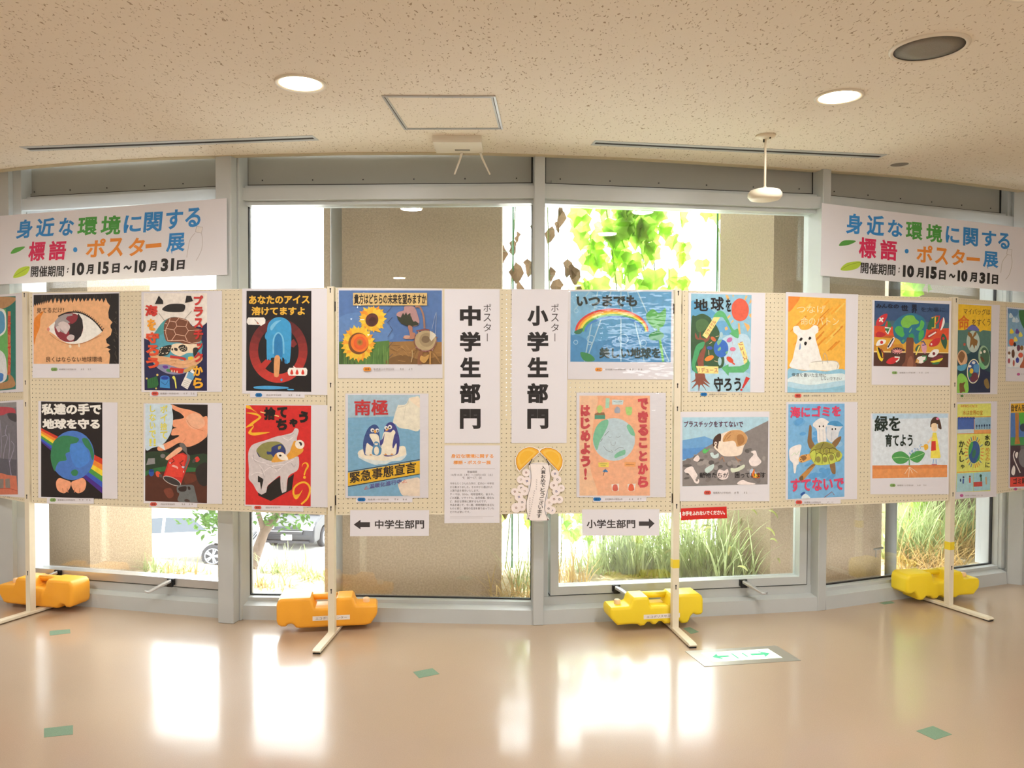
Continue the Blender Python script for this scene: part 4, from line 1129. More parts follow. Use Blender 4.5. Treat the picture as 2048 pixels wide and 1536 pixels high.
A.E('#8a2f3a', 815, 560, 170, 174).G('#a09a9c', '655 560 650 490 700 430 760 405 850 395 870 420 800 430 780 460 830 500 790 520 830 560 780 640 700 600 660 570').E('#2a2224', 900, 570, 80, 130, 12).G('#2a2224', '930 395 975 470 985 560 960 660 910 715 870 730 900 640 930 540 900 440').S('#8a2f3a', '870 400 920 420 905 480 850 520 840 470')
for p in ('690 520 740 490 800 510 830 560 790 620 730 590', '665 560 700 545 715 600 690 615', '790 680 830 645 880 660 870 705 820 715', '750 600 800 610 780 640'): A.S('#d2c6c6', p)
A.K(BLACK, 15, '690 430 800 385 940 385 1060 440 1150 520 1215 605', 1)
for k in range(18): t = k / 17; x = 860 + 350 * t; y = 378 + 210 * t * t; A.K(BLACK, 6, [(x, y + 8), (x + 14 + 6 * t, y - 22)], 0)
A.K('#b98058', 5, '590 640 700 720 850 765 1000 740 1200 650').S('#f2dcc0', '815 770 840 765 850 795 825 800').S('#f2dcc0', '925 760 945 755 950 790 930 790')
A.T('#4a3626', '見てるだけ?', 437, 332, 760, 392, .0, -8).T('#4a3626', '良くはならない地球環境', 550, 905, 1208, 968, .0)
A.cap(GN_, '入選', 605, 1036, 680, 1074, '板橋第三中学校7年', 702, 905, [(955, 1003), (1040, 1086)]).done()

A = Sheet(1, 270, 570, 6.681, '85 90 1162 78 1160 1428 85 1430', 'poster of a brown turtle hugged by two arms above plastic rubbish')
A.R_('#e9e4dd', 120, 110, 962, 1415)
A.G('#23254f', '120 712 190 740 260 640 290 600 330 570 500 480 700 470 770 550 890 560 962 500 962 1415 128 1405').G('#e9e4dd', '120 500 260 470 290 600 200 700 195 735 120 712').S('#4b9aa0', '200 760 290 600 400 470 560 430 760 560 895 760 895 870 800 980 500 1000 280 960')
A.E('#55a3b8', 545, 900, 350, 290).S('#e4b184', '200 840 280 930 420 960 560 980 640 1010 800 960 880 930 900 1000 800 1080 640 1130 500 1090 300 1080 210 960')
A.S('#8e8fb0', '280 1080 420 1060 600 1110 760 1100 660 1180 500 1195 380 1160').S('#cfa860', '660 1130 800 1070 790 1110 680 1170').S('#6a3d9a', '370 1080 430 1075 440 1110 390 1115').S('#4a8a5a', '430 1120 480 1130 470 1165 420 1150')
A.S('#7a4a34', '385 600 400 500 470 438 590 436 710 475 760 550 880 600 890 720 840 770 740 815 600 770 440 760 395 690')
for p in ('470 440 455 500 415 580 410 640 440 745', '455 480 545 495 590 440', '545 495 560 550 520 600 415 580', '560 550 680 555 715 610 670 680 545 660 520 600', '680 555 710 480 600 450', '715 610 860 600', '670 680 700 750', '545 660 490 740', '440 745 640 740 760 780 880 760', '400 515 430 520', '385 605 412 610'): A.K('#e8c2ac', 7, p, 0)
A.S('#f0dcc0', '480 810 560 780 700 790 880 800 800 900 700 910 600 950 500 910 475 860').S('#2b2a26', '290 900 360 830 480 800 480 850 440 930 330 950').S('#2b2a26', '580 830 640 795 695 830 690 880 630 890').S('#2b2a26', '775 860 810 835 860 850 840 890 790 960')
for k in range(22): x, y = R(310, 470), R(815, 935); A.E('#d9cbb0', x, y, 7)
for k in range(14): x, y = R(600, 685), R(815, 880); A.E('#d9cbb0', x, y, 6)
A.S('#2b2a26', '490 850 505 845 510 870 492 872').S('#3c342c', '530 840 570 850 565 880 530 870').K('#c23a34', 34, '470 955 640 980 680 1000').K('#e4b184', 44, '300 1020 420 1000 560 1010 520 1050').K('#e4b184', 40, '860 960 720 1030 600 1040 560 990').K('#b98058', 6, '470 1015 560 1005').K('#b98058', 6, '480 1060 540 1050')
A.S('#e6c63a', '715 965 770 955 775 990 720 1000').G('#c8352e', '465 1120 480 1100 660 1120 640 1180 590 1180 560 1170 490 1160').E('#f0dcc0', 495, 1150, 7, 16).E('#f0dcc0', 530, 1155, 7, 16).E('#f0dcc0', 565, 1160, 7, 16)
A.G(BLACK, '268 255 320 142 378 210 380 255').G(BLACK, '672 240 690 142 750 145 778 215').S('#232020', '365 325 440 265 560 250 660 262 672 310 640 355 540 362 430 355').K('#8a847c', 5, '320 375 400 480').K('#8a847c', 5, '760 345 665 455')
A.V_('#d0392f', '海', 135, 255, 305, 430, .05).V_('#eda12c', 'を', 165, 440, 285, 620, .05).V_('#e0522f', '守ろう', 150, 620, 325, 1125, .06).V_('#c8322c', 'プラスチック', 790, 130, 915, 1040, .05).V_('#eeb032', 'から', 780, 1065, 915, 1390, .05)
A.G('#2d6a3a', '165 1260 300 1215 320 1330 290 1370 170 1380').E('#d8c070', 160, 1250, 13).E('#d8c070', 302, 1202, 15).E('#d8c070', 286, 1382, 13)
for k in range(5): A.K('#1d4a28', 4, [(165 + k * 30, 1255 - k * 8), (180 + k * 26, 1380)], 0)
A.G('#3f8fd0', '340 1240 465 1240 470 1380 335 1370').E('#3a6fc0', 402, 1240, 64, 32).E('#1e3fa0', 402, 1242, 48, 22).K('#1e3a70', 5, '350 1290 410 1330 450 1270')
A.S('#e6e46a', '500 1235 525 1215 545 1250 560 1370 545 1372 530 1280').G('#e8e6e2', '618 1340 700 1160 812 1180 705 1395').G('#6aa8d0', '688 1240 720 1160 810 1190 775 1275').G('#f2f0ee', '735 1160 770 1120 812 1190')
for k in range(4): A.K('#9a9a98', 4, [(660 - k * 8, 1270 + k * 24), (745 - k * 10, 1308 + k * 22)], 0)
A.strip('200 1420 830 1420 830 1490 200 1490').cap(RD_, '銅賞', 225, 1425, 315, 1475, '板橋第一中学校7年', 342, 590, [(650, 712), (745, 808)]).done()

A = Sheet(1, 450, 570, 3.2, '110 22 662 22 660 705 110 695', 'poster of a melting blue ice lolly in a red prohibition ring on black')
A.G('#1a1517', '138 38 553 38 552 684 135 677')
def ring(A, col, cx, cy, rx, ry, w, a0=0, a1=360, n=40):
    P = [(cx + rx * math.cos(math.radians(a0 + (a1 - a0) * i / n)), cy + ry * math.sin(math.radians(a0 + (a1 - a0) * i / n))) for i in range(n + 1)]
    A.K(col, w, P, 0)
for k in range(24):
    a = k * 15; f = .5 - .5 * math.sin(math.radians(a + 7)); c = (0x55 + int((0xc8 - 0x55) * (1 - f)), 0x20 + int(0x1a * (1 - f)), 0x22 + int(0x10 * (1 - f)))
    ring(A, '#%02x%02x%02x' % c, 342, 420, 158, 178, 56, a, a + 15.5, 4)
A.G('#7a2a2a', '395 385 440 345 462 378 440 400').G('#b8322c', '215 520 262 475 300 485 250 545')
A.S('#3d9bd2', '268 465 270 280 300 222 350 206 400 225 425 280 418 470 405 500 390 500 378 470 368 465 365 490 352 470 300 465 292 482 280 475').S('#2a7cb8', '315 450 318 350 340 310 362 330 368 450 360 462 322 460').K('#78c0e6', 9, '310 440 312 345 342 305 372 345 376 440').S('#3d9bd2', '256 325 268 300 272 350 260 345').S('#78c0e6', '290 270 320 235 360 225 330 250 300 290').S('#3d9bd2', '396 300 408 295 405 330 396 335')
A.S('#d99c68', '318 462 352 462 346 570 338 588 324 588 314 572').E('#2a7cb8', 389, 490, 8, 14).E('#4aa0d8', 362, 607, 7, 9)
A.S('#4aa0d8', '190 650 280 645 390 652 400 662 300 668 200 664').S('#4aa0d8', '400 665 435 666 440 672 405 672')
A.G('#f1ece6', '150 208 250 208 260 222 258 245 240 256 232 262 222 256 150 254 140 240 142 220').K('#a8a09a', 6, '190 220 212 245').K('#b86a58', 8, '205 238 215 250').G('#f1ece6', '412 530 440 530 436 516 455 530 520 530 528 545 526 572 515 582 410 580 402 565 402 545')
for x in (428, 462, 499): A.S('#d23a2c', '%d 572 %d 560 %d 540 %d 560 %d 572' % (x - 7, x - 9, x, x + 9, x + 7))
A.T('#e3b23c', 'あなたのアイス', 154, 68, 543, 124, .04, -4).T('#e3b23c', '溶けてますよ', 170, 138, 513, 194, .04)
A.strip('160 690 510 692 510 722 160 720').cap(BL_, '銀賞', 195, 692, 238, 716, '西台中学校8年', 265, 362, [(405, 435), (455, 488)]).done()

A = Sheet(1, 0, 570, 3.199, '245 742 752 752 752 1368 245 1362', 'poster of two hands holding the earth before a diagonal rainbow on black')
A.G('#201b1d', '263 745 655 752 655 1368 263 1355')
for i, c in enumerate(('#cf3f2c', '#ec8c34', '#f3d33a', '#4c9a4a', '#3a5ac0', '#4a2a8a')):
    y0, y1 = 915 + i * 16, 1112 + i * 37
    A.G(c, [(263, y0), (655, y1), (655, min(1366, y1 + 37)), (263 if i < 5 else 270, y0 + 16)] if y1 < 1340 else [(263, y0), (655, y1), (655, 1366), (600, 1366), (263, y0 + 16)])
A.E('#4a78c8', 464, 1090, 140, 158).S('#357f56', '325 1080 345 1000 400 965 470 970 505 985 490 1010 450 1020 455 1060 420 1080 425 1120 380 1130 360 1160 350 1190 330 1140').S('#357f56', '525 985 560 985 590 1040 602 1090 590 1120 572 1060 545 1030').S('#357f56', '455 1195 480 1180 500 1195 490 1220 465 1218').S('#4a86d8', '450 1030 520 1010 560 1060 570 1130 500 1170 460 1120')
for s_ in (-1, 1): A.S('#eda681', ' '.join('%d %d' % (455 + s_ * x, y) for x, y in ((2, 1262), (40, 1245), (75, 1235), (95, 1258), (94, 1292), (80, 1318), (50, 1332), (30, 1325), (8, 1300))))
for x in (400, 430, 480, 512): A.K('#c87f60', 5, [(x, 1300), (x + (6 if x < 455 else -4), 1328)], 0)
A.T('#f2efe8', '私達の手で', 266, 758, 650, 832, .05).T('#f2efe8', '地球を守る', 272, 855, 640, 922, .05)
A.strip('300 1362 600 1364 600 1400 300 1398').cap(GN_, '入選', 320, 1364, 358, 1386, '板橋第三中学校8年', 370, 482, [(505, 540), (552, 585)]).done()

A = Sheet(1, 280, 800, 6.979, '50 45 1144 40 1144 1452 50 1440', 'poster of an open hand dropping a crying red can onto dark ground')
A.G('#1c1716', '75 55 945 65 935 1440 72 1408').S('#2a3f2c', '70 760 300 720 600 780 935 760 935 1020 70 1060').S('#2f6b3e', '70 1000 330 930 700 940 790 960 780 1020 400 1000 80 1060').S('#542e22', '70 1080 300 1000 600 1010 800 1010 935 1120 935 1438 75 1405').S('#7a4030', '330 1260 430 1230 470 1330 400 1370').S('#6a3626', '620 1030 760 1040 800 1110 640 1170').S('#2c2826', '780 960 935 880 935 1180 820 1160')
A.S('#f0a27c', '940 240 880 235 830 190 700 140 560 110 450 65 432 90 480 140 560 180 615 240 560 265 460 285 465 370 510 385 455 410 440 490 530 490 530 515 320 620 250 655 245 695 290 710 400 680 560 595 660 655 800 610 900 540 940 480').S('#f5b593', '640 250 760 180 880 250 900 360 780 410 680 360').K('#c8714e', 5, '650 270 720 370 880 430').K('#c8714e', 5, '640 540 600 590')
A.S('#c6dcea', '75 55 410 55 450 140 462 270 440 430 380 550 300 630 180 665 70 660').G('#dfe9ef', '250 640 330 620 355 705')
A.V_('#e2dc5a', 'ポイ捨て', 285, 65, 385, 550, .02).V_('#e2dc5a', 'しないで!!'.replace('!!', '‼'), 132, 65, 225, 650, .02)
A.G('#c8312c', '400 840 470 770 600 735 690 790 700 830 565 1190 320 1085').G('#e04436', '420 830 560 745 640 780 590 1080 350 1060').E('#3a3636', 447, 1130, 132, 46, 24).K('#c9c2bc', 8, [(447 + 132 * math.cos(t) * .913 - 46 * math.sin(t) * .407, 1130 + 132 * math.cos(t) * .407 + 46 * math.sin(t) * .913) for t in [i * .2618 for i in range(25)]], 0)
A.S('#6b6866', '550 620 600 600 650 660 660 740 700 800 640 950 615 960 660 810 640 740 590 690').S('#5c5856', '470 700 540 650 560 680 500 730').S('#f5b593', '365 800 540 660 585 700 420 820 380 838').K(BLACK, 10, '450 815 480 850 435 885', 0).K(BLACK, 10, '605 845 555 878 588 918', 0).S('#f2b0a8', '445 925 470 905 530 935 525 962 500 945').S('#c8d4e6', '410 870 432 876 420 890').S('#c8d4e6', '585 925 620 930 610 950 590 945').E('#f0dcd8', 610, 1000, 6, 14)
A.G('#8d8e90', '88 908 115 815 208 810 212 890').E('#787878', 320, 780, 34, 30).E('#2c55a8', 160, 1015, 36, 50).E('#1d3f86', 160, 985, 34, 20).S('#d8563a', '220 1010 250 993 290 1030 262 1075 230 1060').E('#55504e', 290, 1058, 20, 30, -40).S('#d23b34', '765 815 805 788 835 830 800 866 765 850').E('#4d4a48', 755, 850, 20, 32, 35)
A.S('#6c7172', '525 1200 640 1185 740 1190 765 1250 800 1400 795 1425 540 1415 550 1310 520 1280').S('#322624', '535 1230 600 1205 650 1210 640 1270 560 1275').S('#322624', '668 1210 700 1215 705 1250 675 1250').S('#4a3a36', '620 1395 660 1380 700 1415 640 1420')
A.strip('130 1425 800 1435 800 1500 130 1490').cap(RD_, '銅賞', 142, 1428, 236, 1478, '西台中学校8年', 292, 492, [(580, 642), (685, 748)]).done()

A = Sheet(1, 485, 800, 6.979, '30 62 1190 70 1190 1500 30 1480', 'bright red poster of a shopping bag full of cans and a globe')
A.G('#cf2b29', '45 72 958 80 952 1485 42 1460')
A.S('#f0b62e', '50 75 100 80 140 125 200 175 120 130 50 110').S('#f0b62e', '50 180 180 180 255 225 250 260 150 340 160 370 125 450 250 450 385 450 180 495 85 470 100 420 150 360 45 385 130 310 225 230').S('#f0b62e', '830 940 840 890 880 870 915 885 925 930 890 990 870 1050 855 1040 875 970 900 920 880 885 845 900').E('#f0b62e', 866, 1080, 20)
A.K('#f0b62e', 26, '760 1340 715 1320 720 1230 790 1165 870 1150 930 1200 940 1280 900 1380 820 1455').S('#f0b62e', '715 1330 790 1310 840 1250 790 1350 750 1385 720 1365').K('#f6e08a', 12, '250 165 340 190 510 228')
A.S('#cdc6c8', '80 760 110 660 170 610 330 560 470 510 570 490 690 455 735 395 785 425 760 560 850 620 740 780 785 800 775 970 640 1070 610 1280 550 1300 525 1200 525 1060 440 1120 350 1200 330 1290 260 1320 200 1270 150 1180 90 1100 90 980')
A.G('#231f1d', '215 1055 295 1105 260 1265 245 1150 215 1145').G('#231f1d', '215 1290 265 1322 330 1290 350 1200 440 1120 525 1065 535 1240 555 1300 612 1275 635 1090 720 1030 690 1250 395 1410 225 1335')
A.S('#8b8a52', '195 720 220 660 290 605 400 580 520 590 590 660 600 740 500 830 400 850 260 800').S('#2b3460', '195 720 230 790 260 800 400 850 330 830 250 790 215 740').S('#333f78', '410 660 500 620 560 625 600 700 590 760 500 740 440 800 400 760 350 760 340 720 400 720').S('#a59f5e', '500 650 540 640 530 680 500 690')
A.S('#dd9f3c', '700 610 740 570 850 680 800 760 640 835 620 770 660 720').E('#efe6da', 800, 620, 66, 62, 20).S('#2a2522', '785 590 820 590 832 620 815 640 800 610').S('#e0a444', '415 870 440 790 480 740 560 730 620 800 630 840').S('#efe6da', '480 745 520 728 580 750 630 800 630 840 540 835 490 790').E('#2a2522', 528, 776, 18, 14)
for p in ('300 1000 420 920 580 900', '330 900 420 930 480 1000', '500 980 600 890 720 830', '290 1110 300 1000 230 900', '120 1050 200 1010 290 1030', '130 800 220 860 330 880', '560 520 640 560 700 520'): A.K('#e6e0e2', 9, p)
for p in ('260 960 300 1060 290 1110', '380 920 470 960 540 940', '560 1150 570 1250', '150 760 170 850 240 870', '680 880 720 930 740 900', '590 500 660 500 720 460'): A.K('#ada6aa', 8, p)
A.T('#1c1615', '捨', 302, 95, 468, 278, .06).T('#1c1615', 'て', 485, 95, 625, 250, .07).T('#1c1615', 'ち', 470, 262, 625, 422, .07).T('#1c1615', 'ゃ', 652, 258, 772, 380, .07, rot=-8).T('#1c1615', 'う', 785, 155, 918, 322, .07, rot=8)
A.strip('130 1462 850 1480 850 1560 130 1535').cap(RD_, '銅賞', 166, 1478, 264, 1522, '西台中学校7年', 325, 532, [(645, 710), (755, 785)]).done()
# ---- middle board
A = Sheet(2, 675, 575, 8.302, '10 15 1745 20 1745 1508 10 1508', 'poster of bright sunflowers on the left and withered ones on the right')
A.R_('#5277b0', 25, 48, 1732, 1275).S('#5e86bd', '30 500 500 420 860 640 860 880 30 870').G('#57823e', '25 900 300 870 640 900 860 880 860 1275 25 1275').S('#3c5a2c', '25 950 120 1000 200 1150 300 1275 25 1275').G('#9c7440', '860 905 1200 890 1500 910 1732 905 1732 1275 860 1275').S('#7c5a30', '860 1180 1100 1120 1400 1200 1732 1140 1732 1275 860 1275')
for k in range(46): x = R(40, 850); A.K(random.choice(('#3f6b2e', '#79a052', '#4c7a38')), 7, [(x, 1270), (x + R(-20, 20), R(930, 1120))], 0)
for k in range(26): x = R(870, 1700); A.K(random.choice(('#b58a50', '#7c5a30')), 7, [(x, R(950, 1260)), (x + R(60, 160), R(950, 1260))], 0)
def flower(A, cx, cy, rx, ry, n, cols, inner, tw=0):
    for lay in (1.0, .9):
        for k in range(n):
            a = 2 * math.pi * (k + (lay < 1) * .5) / n + tw; l = lay * R(.92, 1.06)
            c, d = math.cos(a), math.sin(a); p = lambda r, w: (cx + (r * c - w * d) * rx, cy + (r * d + w * c) * ry)
            A.G(random.choice(cols), [p(.4, -.09), p(.75 * l, -.13), p(l, 0), p(.75 * l, .13), p(.4, .05)])
    for r, c in inner: A.E(c, cx, cy, rx * r, ry * r)
A.S('#3d5c3a', '420 560 500 640 640 680 560 700 440 640').K('#3d5c3a', 26, '400 640 560 640')
flower(A, 580, 520, 240, 230, 17, ('#f0b52e', '#f3c93c', '#e8952a'), ())
A.S('#f0b52e', '640 660 720 745 560 690').E('#5c2f28', 572, 540, 105, 112, 30).E('#47231f', 580, 560, 62, 70, 30)
flower(A, 350, 930, 290, 310, 24, ('#f3c93c', '#f2bd34', '#eea22e'), ((.58, '#7a4a24'),)); A.E('#ea7a26', 370, 920, 148, 152).E('#e0602a', 375, 925, 105, 110).E('#b8782c', 372, 910, 50, 55).E('#8e6a30', 372, 908, 26, 28)
for p in ('910 310 825 415', '915 490 830 585 870 610', '875 640 915 700 835 820', '920 905 835 1005', '920 1100 860 1160'): A.K('#3a3f55', 7, p, 0)
A.K('#a07862', 30, '1290 320 1370 330 1430 480 1445 680').S('#b38c8c', '980 460 1010 410 1100 380 1110 320 1180 310 1280 330 1340 480 1360 570 1330 630 1240 640 1150 560 1040 520').G('#2e3626', '985 470 1050 500 1090 420 1110 460 1140 410 1160 460 1210 420 1215 480 1265 490 1260 570 1300 560 1350 600 1330 630 1180 650 1060 600 1010 540').S('#b38c8c', '1220 340 1300 380 1330 500 1260 560 1220 450').S('#b07a64', '1170 640 1240 650 1250 740 1290 760 1270 850 1110 850 1100 820 1200 800').S('#c49a86', '1110 800 1200 800 1190 840 1120 850')
flower(A, 1462, 890, 210, 200, 20, ('#a8827a', '#8d6a5c'), ()); A.E('#b3a07a', 1462, 880, 180, 165).E('#9d8a68', 1480, 870, 120, 115).E('#7a664c', 1465, 862, 68, 60).K('#8a4f4a', 10, '1290 800 1285 930 1360 1040 1480 1065 1590 1000 1640 880').K('#8a4f4a', 22, '1310 720 1460 700 1530 710')
A.G('#d8d2c0', '1540 720 1620 770 1640 800 1560 890 1530 850').S('#8a5a38', '1350 1080 1420 1070 1390 1275 1330 1275').S('#c89c54', '1390 1130 1450 1150 1520 1110 1500 1190 1440 1255 1370 1200').K('#b58848', 30, '1540 1060 1540 1275').K('#c0a878', 12, '1240 1040 1245 1140 1225 1240').K('#98a8c0', 8, '1570 690 1640 410 1625 780')
A.R_('#d8bb7c', 262, 92, 1488, 298).T('#1f1a18', '貴方はどちらの未来を望みますか', 276, 108, 1478, 280, .03)
A.cap(OR_, '金賞', 430, 1322, 560, 1388, '板橋第三中学校9年', 600, 945, [(1032, 1112), (1178, 1262)]).done(sleeve='4 8 1752 12 1752 1514 4 1514')

A = Sheet(2, 690, 785, 6.828, '5 15 1140 15 1140 1440 5 1440', 'poster of a penguin family on an ice floe with a yellow warning band')
A.R_('#a6c3d4', 40, 35, 1022, 1415).G('#79aecf', '40 345 1022 315 1022 1415 40 1415')
A.S('#e6e2d0', '655 400 715 190 750 170 830 160 880 80 940 62 1022 85 1022 500 860 500 740 480 690 430').S('#efdfc8', '870 90 940 65 1022 85 1022 200 990 190').K('#b8b8a4', 5, '725 205 835 175 870 110').K('#c8c8b4', 5, '830 190 810 300 800 380')
A.S('#d6e2e4', '180 860 240 920 400 985 470 980 560 975 640 940 760 930 830 870 830 820 700 760 300 770').S('#f4e6d2', '180 850 190 800 260 770 420 740 700 740 800 730 830 770 825 850 700 890 560 930 420 925 260 900').S('#e8dac8', '730 1290 730 1240 800 1200 900 1175 1022 1180 1022 1415 860 1410 780 1400')
A.S('#33508f', '265 840 245 740 260 620 310 500 370 445 420 440 460 480 470 560 480 650 480 850 300 858').S('#f4e6d2', '335 590 360 562 450 580 475 690 480 850 300 855 280 800 300 690 350 720 390 700').S('#33508f', '330 640 390 700 395 745 340 715 305 680')
A.S('#3a3d8a', '530 560 545 470 590 415 640 405 690 450 720 530 745 640 740 760 700 850 520 850').S('#f4e6d2', '535 540 620 545 660 510 688 550 660 640 650 740 700 690 705 760 680 850 530 850 500 790 505 660').S('#3a3d8a', '688 560 740 640 740 700 700 690 662 760 648 740 660 640').S('#3a3d8a', '520 620 540 560 520 690 480 720 475 660 495 650')
A.S('#4a8ab8', '375 780 390 720 400 680 430 668 465 690 480 740 500 770 480 850 400 855 370 830').E('#f4e6d2', 430, 795, 35, 58).E('#f4e6d2', 427, 702, 24, 16).E('#4a8ab8', 427, 682, 18, 12)
for x, y, r in ((375, 515, 26), (440, 518, 26), (562, 482, 24), (614, 472, 28)): A.E('#f7f3ee', x, y, r, r * 1.05).E('#2a2430', x + (6 if x < 600 else -2), y + 4, r * .5).E('#f7f3ee', x + 8, y - 3, r * .15)
A.S('#e8a23c', '395 535 412 505 430 540 412 556').S('#e8a23c', '552 520 585 490 598 500 575 522').S('#d99a58', '335 858 350 840 372 856').S('#d99a58', '535 855 555 832 575 855').S('#d99a58', '620 852 640 832 660 850').E('#2a2430', 420, 702, 4).E('#2a2430', 438, 702, 4)
A.G('#e6b928', '40 1095 1022 930 1022 1108 40 1275').K('#1c1a1c', 9, '40 1083 1022 915', 0).K('#1c1a1c', 9, '40 1284 1022 1112', 0)
A.T('#c22d34', '南極', 128, 98, 590, 312, .025).T('#241c18', '緊急事態宣言', 62, 1090, 972, 1242, .02, -150).T('#5a4a9a', '温暖化進行中', 332, 1250, 770, 1315, .01, -72)
for x, y in ((295, 1300), (815, 1212)): A.K('#d0584e', 6, [(x - 30, y + 22), (x, y - 24), (x + 30, y + 12), (x - 30, y + 22)], 0).K('#d0584e', 5, [(x - 3, y - 6), (x - 1, y + 8)], 0)
A.strip('150 1432 920 1432 920 1500 150 1500').cap(BL_, '銀賞', 172, 1436, 280, 1484, '高島第一中学校9年', 312, 600, [(668, 742), (785, 858)]).done(sleeve='2 10 1146 10 1146 1444 2 1444')

def bannerv(q, txt, x0, x1, px0, px1, label):
    A = Sheet(2, *C4, q, label, 'sign', 'section_sign')
    A.V_('#221f20', txt, x0, 108, x1, 884, .045, .22).V_('#3a3638', 'ポスター', px0, 108, px1, 345, .0, .2); A.done(flat=True)
bannerv('87 25 420 25 422 952 87 952', '中学生部門', 180, 305, 322, 368, 'tall white sign reading 中学生部門, left of the two vertical signs')
bannerv('492 25 833 27 823 952 490 952', '小学生部門', 586, 713, 730, 775, 'tall white sign reading 小学生部門, right of the two vertical signs')

A = Sheet(2, 880, 880, 8.531, '75 92 1025 92 1015 1412 75 1418', 'white notice sheet with an orange heading, below the left vertical sign', 'notice', 'notice_sheet', curl=.004)
A.T('#e59a4e', '身近な環境に関する', 188, 238, 912, 308, .03).T('#e59a4e', '標語・ポスター展', 228, 350, 868, 425, .03).R_('#a8a09e', 170, 488, 938, 491)
for t, x0, x1, y in (('開催期間', 468, 628, 543), ('10月15日（木）～10月31日（土）', 190, 900, 595), ('9：00～17：00', 385, 710, 645), ('今年もたくさんの力作が、区内小・中学校', 170, 920, 740), ('から集まりました。その中から選ばれた', 170, 896, 802), ('入賞作品を展示いたします。', 170, 668, 862), ('テーマは、SDGs、地球温暖化、省エネ、', 170, 920, 924), ('ごみ減量、リサイクル、自然保護、緑化な', 170, 920, 985),
                      ('ど、身近な環境に関するものです。', 170, 800, 1047), ('作品を通じて、今一度、環境問題を身近な', 170, 920, 1108), ('ものと感じ、普段の生活を振り返っていた', 170, 920, 1166), ('だければ幸いです。', 170, 515, 1226)): A.T('#6f6a6c', t, x0, y - 20, x1, y + 20, .0)
for y, x1 in ((1303, 915), (1328, 730)): A.K('#b0aaac', 4, [(170, y), (x1, y)], 0)
A.done(flat=True)

# paper rosette: a split golden ball with a scroll and white paper flowers
A = Sheet(2, 1015, 880, 9.032, '400 440 760 440 700 1440 340 1440', 'paper decoration of a split golden ball with a congratulation scroll and white flowers', 'decoration', 'paper_decoration', off=.003)
A.V = []; 
flw = [(335, 590, 72), (240, 715, 72), (350, 745, 80), (245, 870, 70), (130, 935, 68), (310, 925, 78), (205, 1030, 76), (265, 1125, 80), (155, 1225, 90), (260, 1215, 70), (855, 610, 72), (900, 715, 75), (835, 820, 78), (970, 870, 65), (880, 930, 72), (935, 1075, 70), (840, 1070, 80), (750, 1130, 70), (800, 1270, 72), (740, 1240, 70)]
for k, (x, y, r) in enumerate(flw):
    A.E('#ece2e0', x, y, r, r, 0, 24)
    c = ('#7a4a3a', '#b0a090', '#2a3a7a', '#3a3a3c')[k % 4]; A.G(c, [(x - 20, y - 14), (x + 10, y - 22), (x + 24, y + 6), (x - 8, y + 20)]).G('#e6ddd8', [(x - 10, y - 6), (x + 6, y - 11), (x + 12, y + 3), (x - 4, y + 9)]); A.flush('paper_flower')
for cx, a0, tipx, tipy in ((385, 0, 218, 555), (780, 0, 922, 565)):
    left = cx < 500
    P = [(582, 210)] + ([(540, 170), (460, 135), (385, 128), (290, 155), (200, 225), (150, 330), (155, 430), (180, 510)] if left else [(620, 165), (690, 140), (780, 142), (880, 180), (960, 250), (998, 360), (985, 460), (950, 530)]) + [(tipx, tipy)]
    m = Vector((sum(p[0] for p in P) / len(P), sum(p[1] for p in P) / len(P)))
    A.G('#f1e6dc', [(m.x + (x - m.x) * 1.09, m.y + (y - m.y) * 1.09) for x, y in P]).G('#b8762a', P).G('#ebb035', [(m.x + (x - m.x) * .95, m.y + (y - m.y) * .95) for x, y in P]).G('#f0c050', [(m.x + (x - m.x) * .8, m.y + (y - m.y) * .8) for x, y in P]).G('#ebb637', [(m.x + (x - m.x) * .6, m.y + (y - m.y) * .6) for x, y in P]); A.flush('golden_half_ball')
A.K('#2a2420', 14, '445 340 398 435').K('#2a2420', 14, '700 340 748 440')
A.S('#efe6e4', '405 430 425 600 420 800 370 1000 340 1150 350 1300 400 1450 740 1450 690 1340 665 1200 700 1000 750 820 770 650 745 430')
A.K('#3a3436', 6, '405 430 425 600 420 800 370 1000 340 1150 350 1300 400 1450').K('#3a3436', 6, '745 430 770 650 750 820 700 1000 665 1200 690 1340 740 1450').K('#3a3436', 5, '405 425 745 432', 0).K('#3a3436', 5, '395 1450 740 1450', 0)
for x, y in ((395, 440), (745, 445), (375, 1425), (730, 1435)): A.E('#5a4038', x, y, 13)
for k, ch in enumerate('入賞おめでとうございます'):
    t = k / 11; x = 648 + 45 * math.sin(t * 2.2) - 115 * t; A.T('#2a2626', ch, x - 42, 465 + k * 79, x + 42, 465 + k * 79 + 68, .01)
for k in range(17): x = 525 - 8 * k * (1 if k > 4 else .2); A.K('#6a6466', 5, [(x - 10, 710 + k * 40), (x + 10, 722 + k * 40), (x - 4, 735 + k * 40)], 0)
for k in range(9): A.K('#6a6466', 5, [(395 - k * 2, 1040 + k * 40), (415 - k * 2, 1050 + k * 40), (398, 1062 + k * 40)], 0)
A.done(flat=True, picture='scroll')

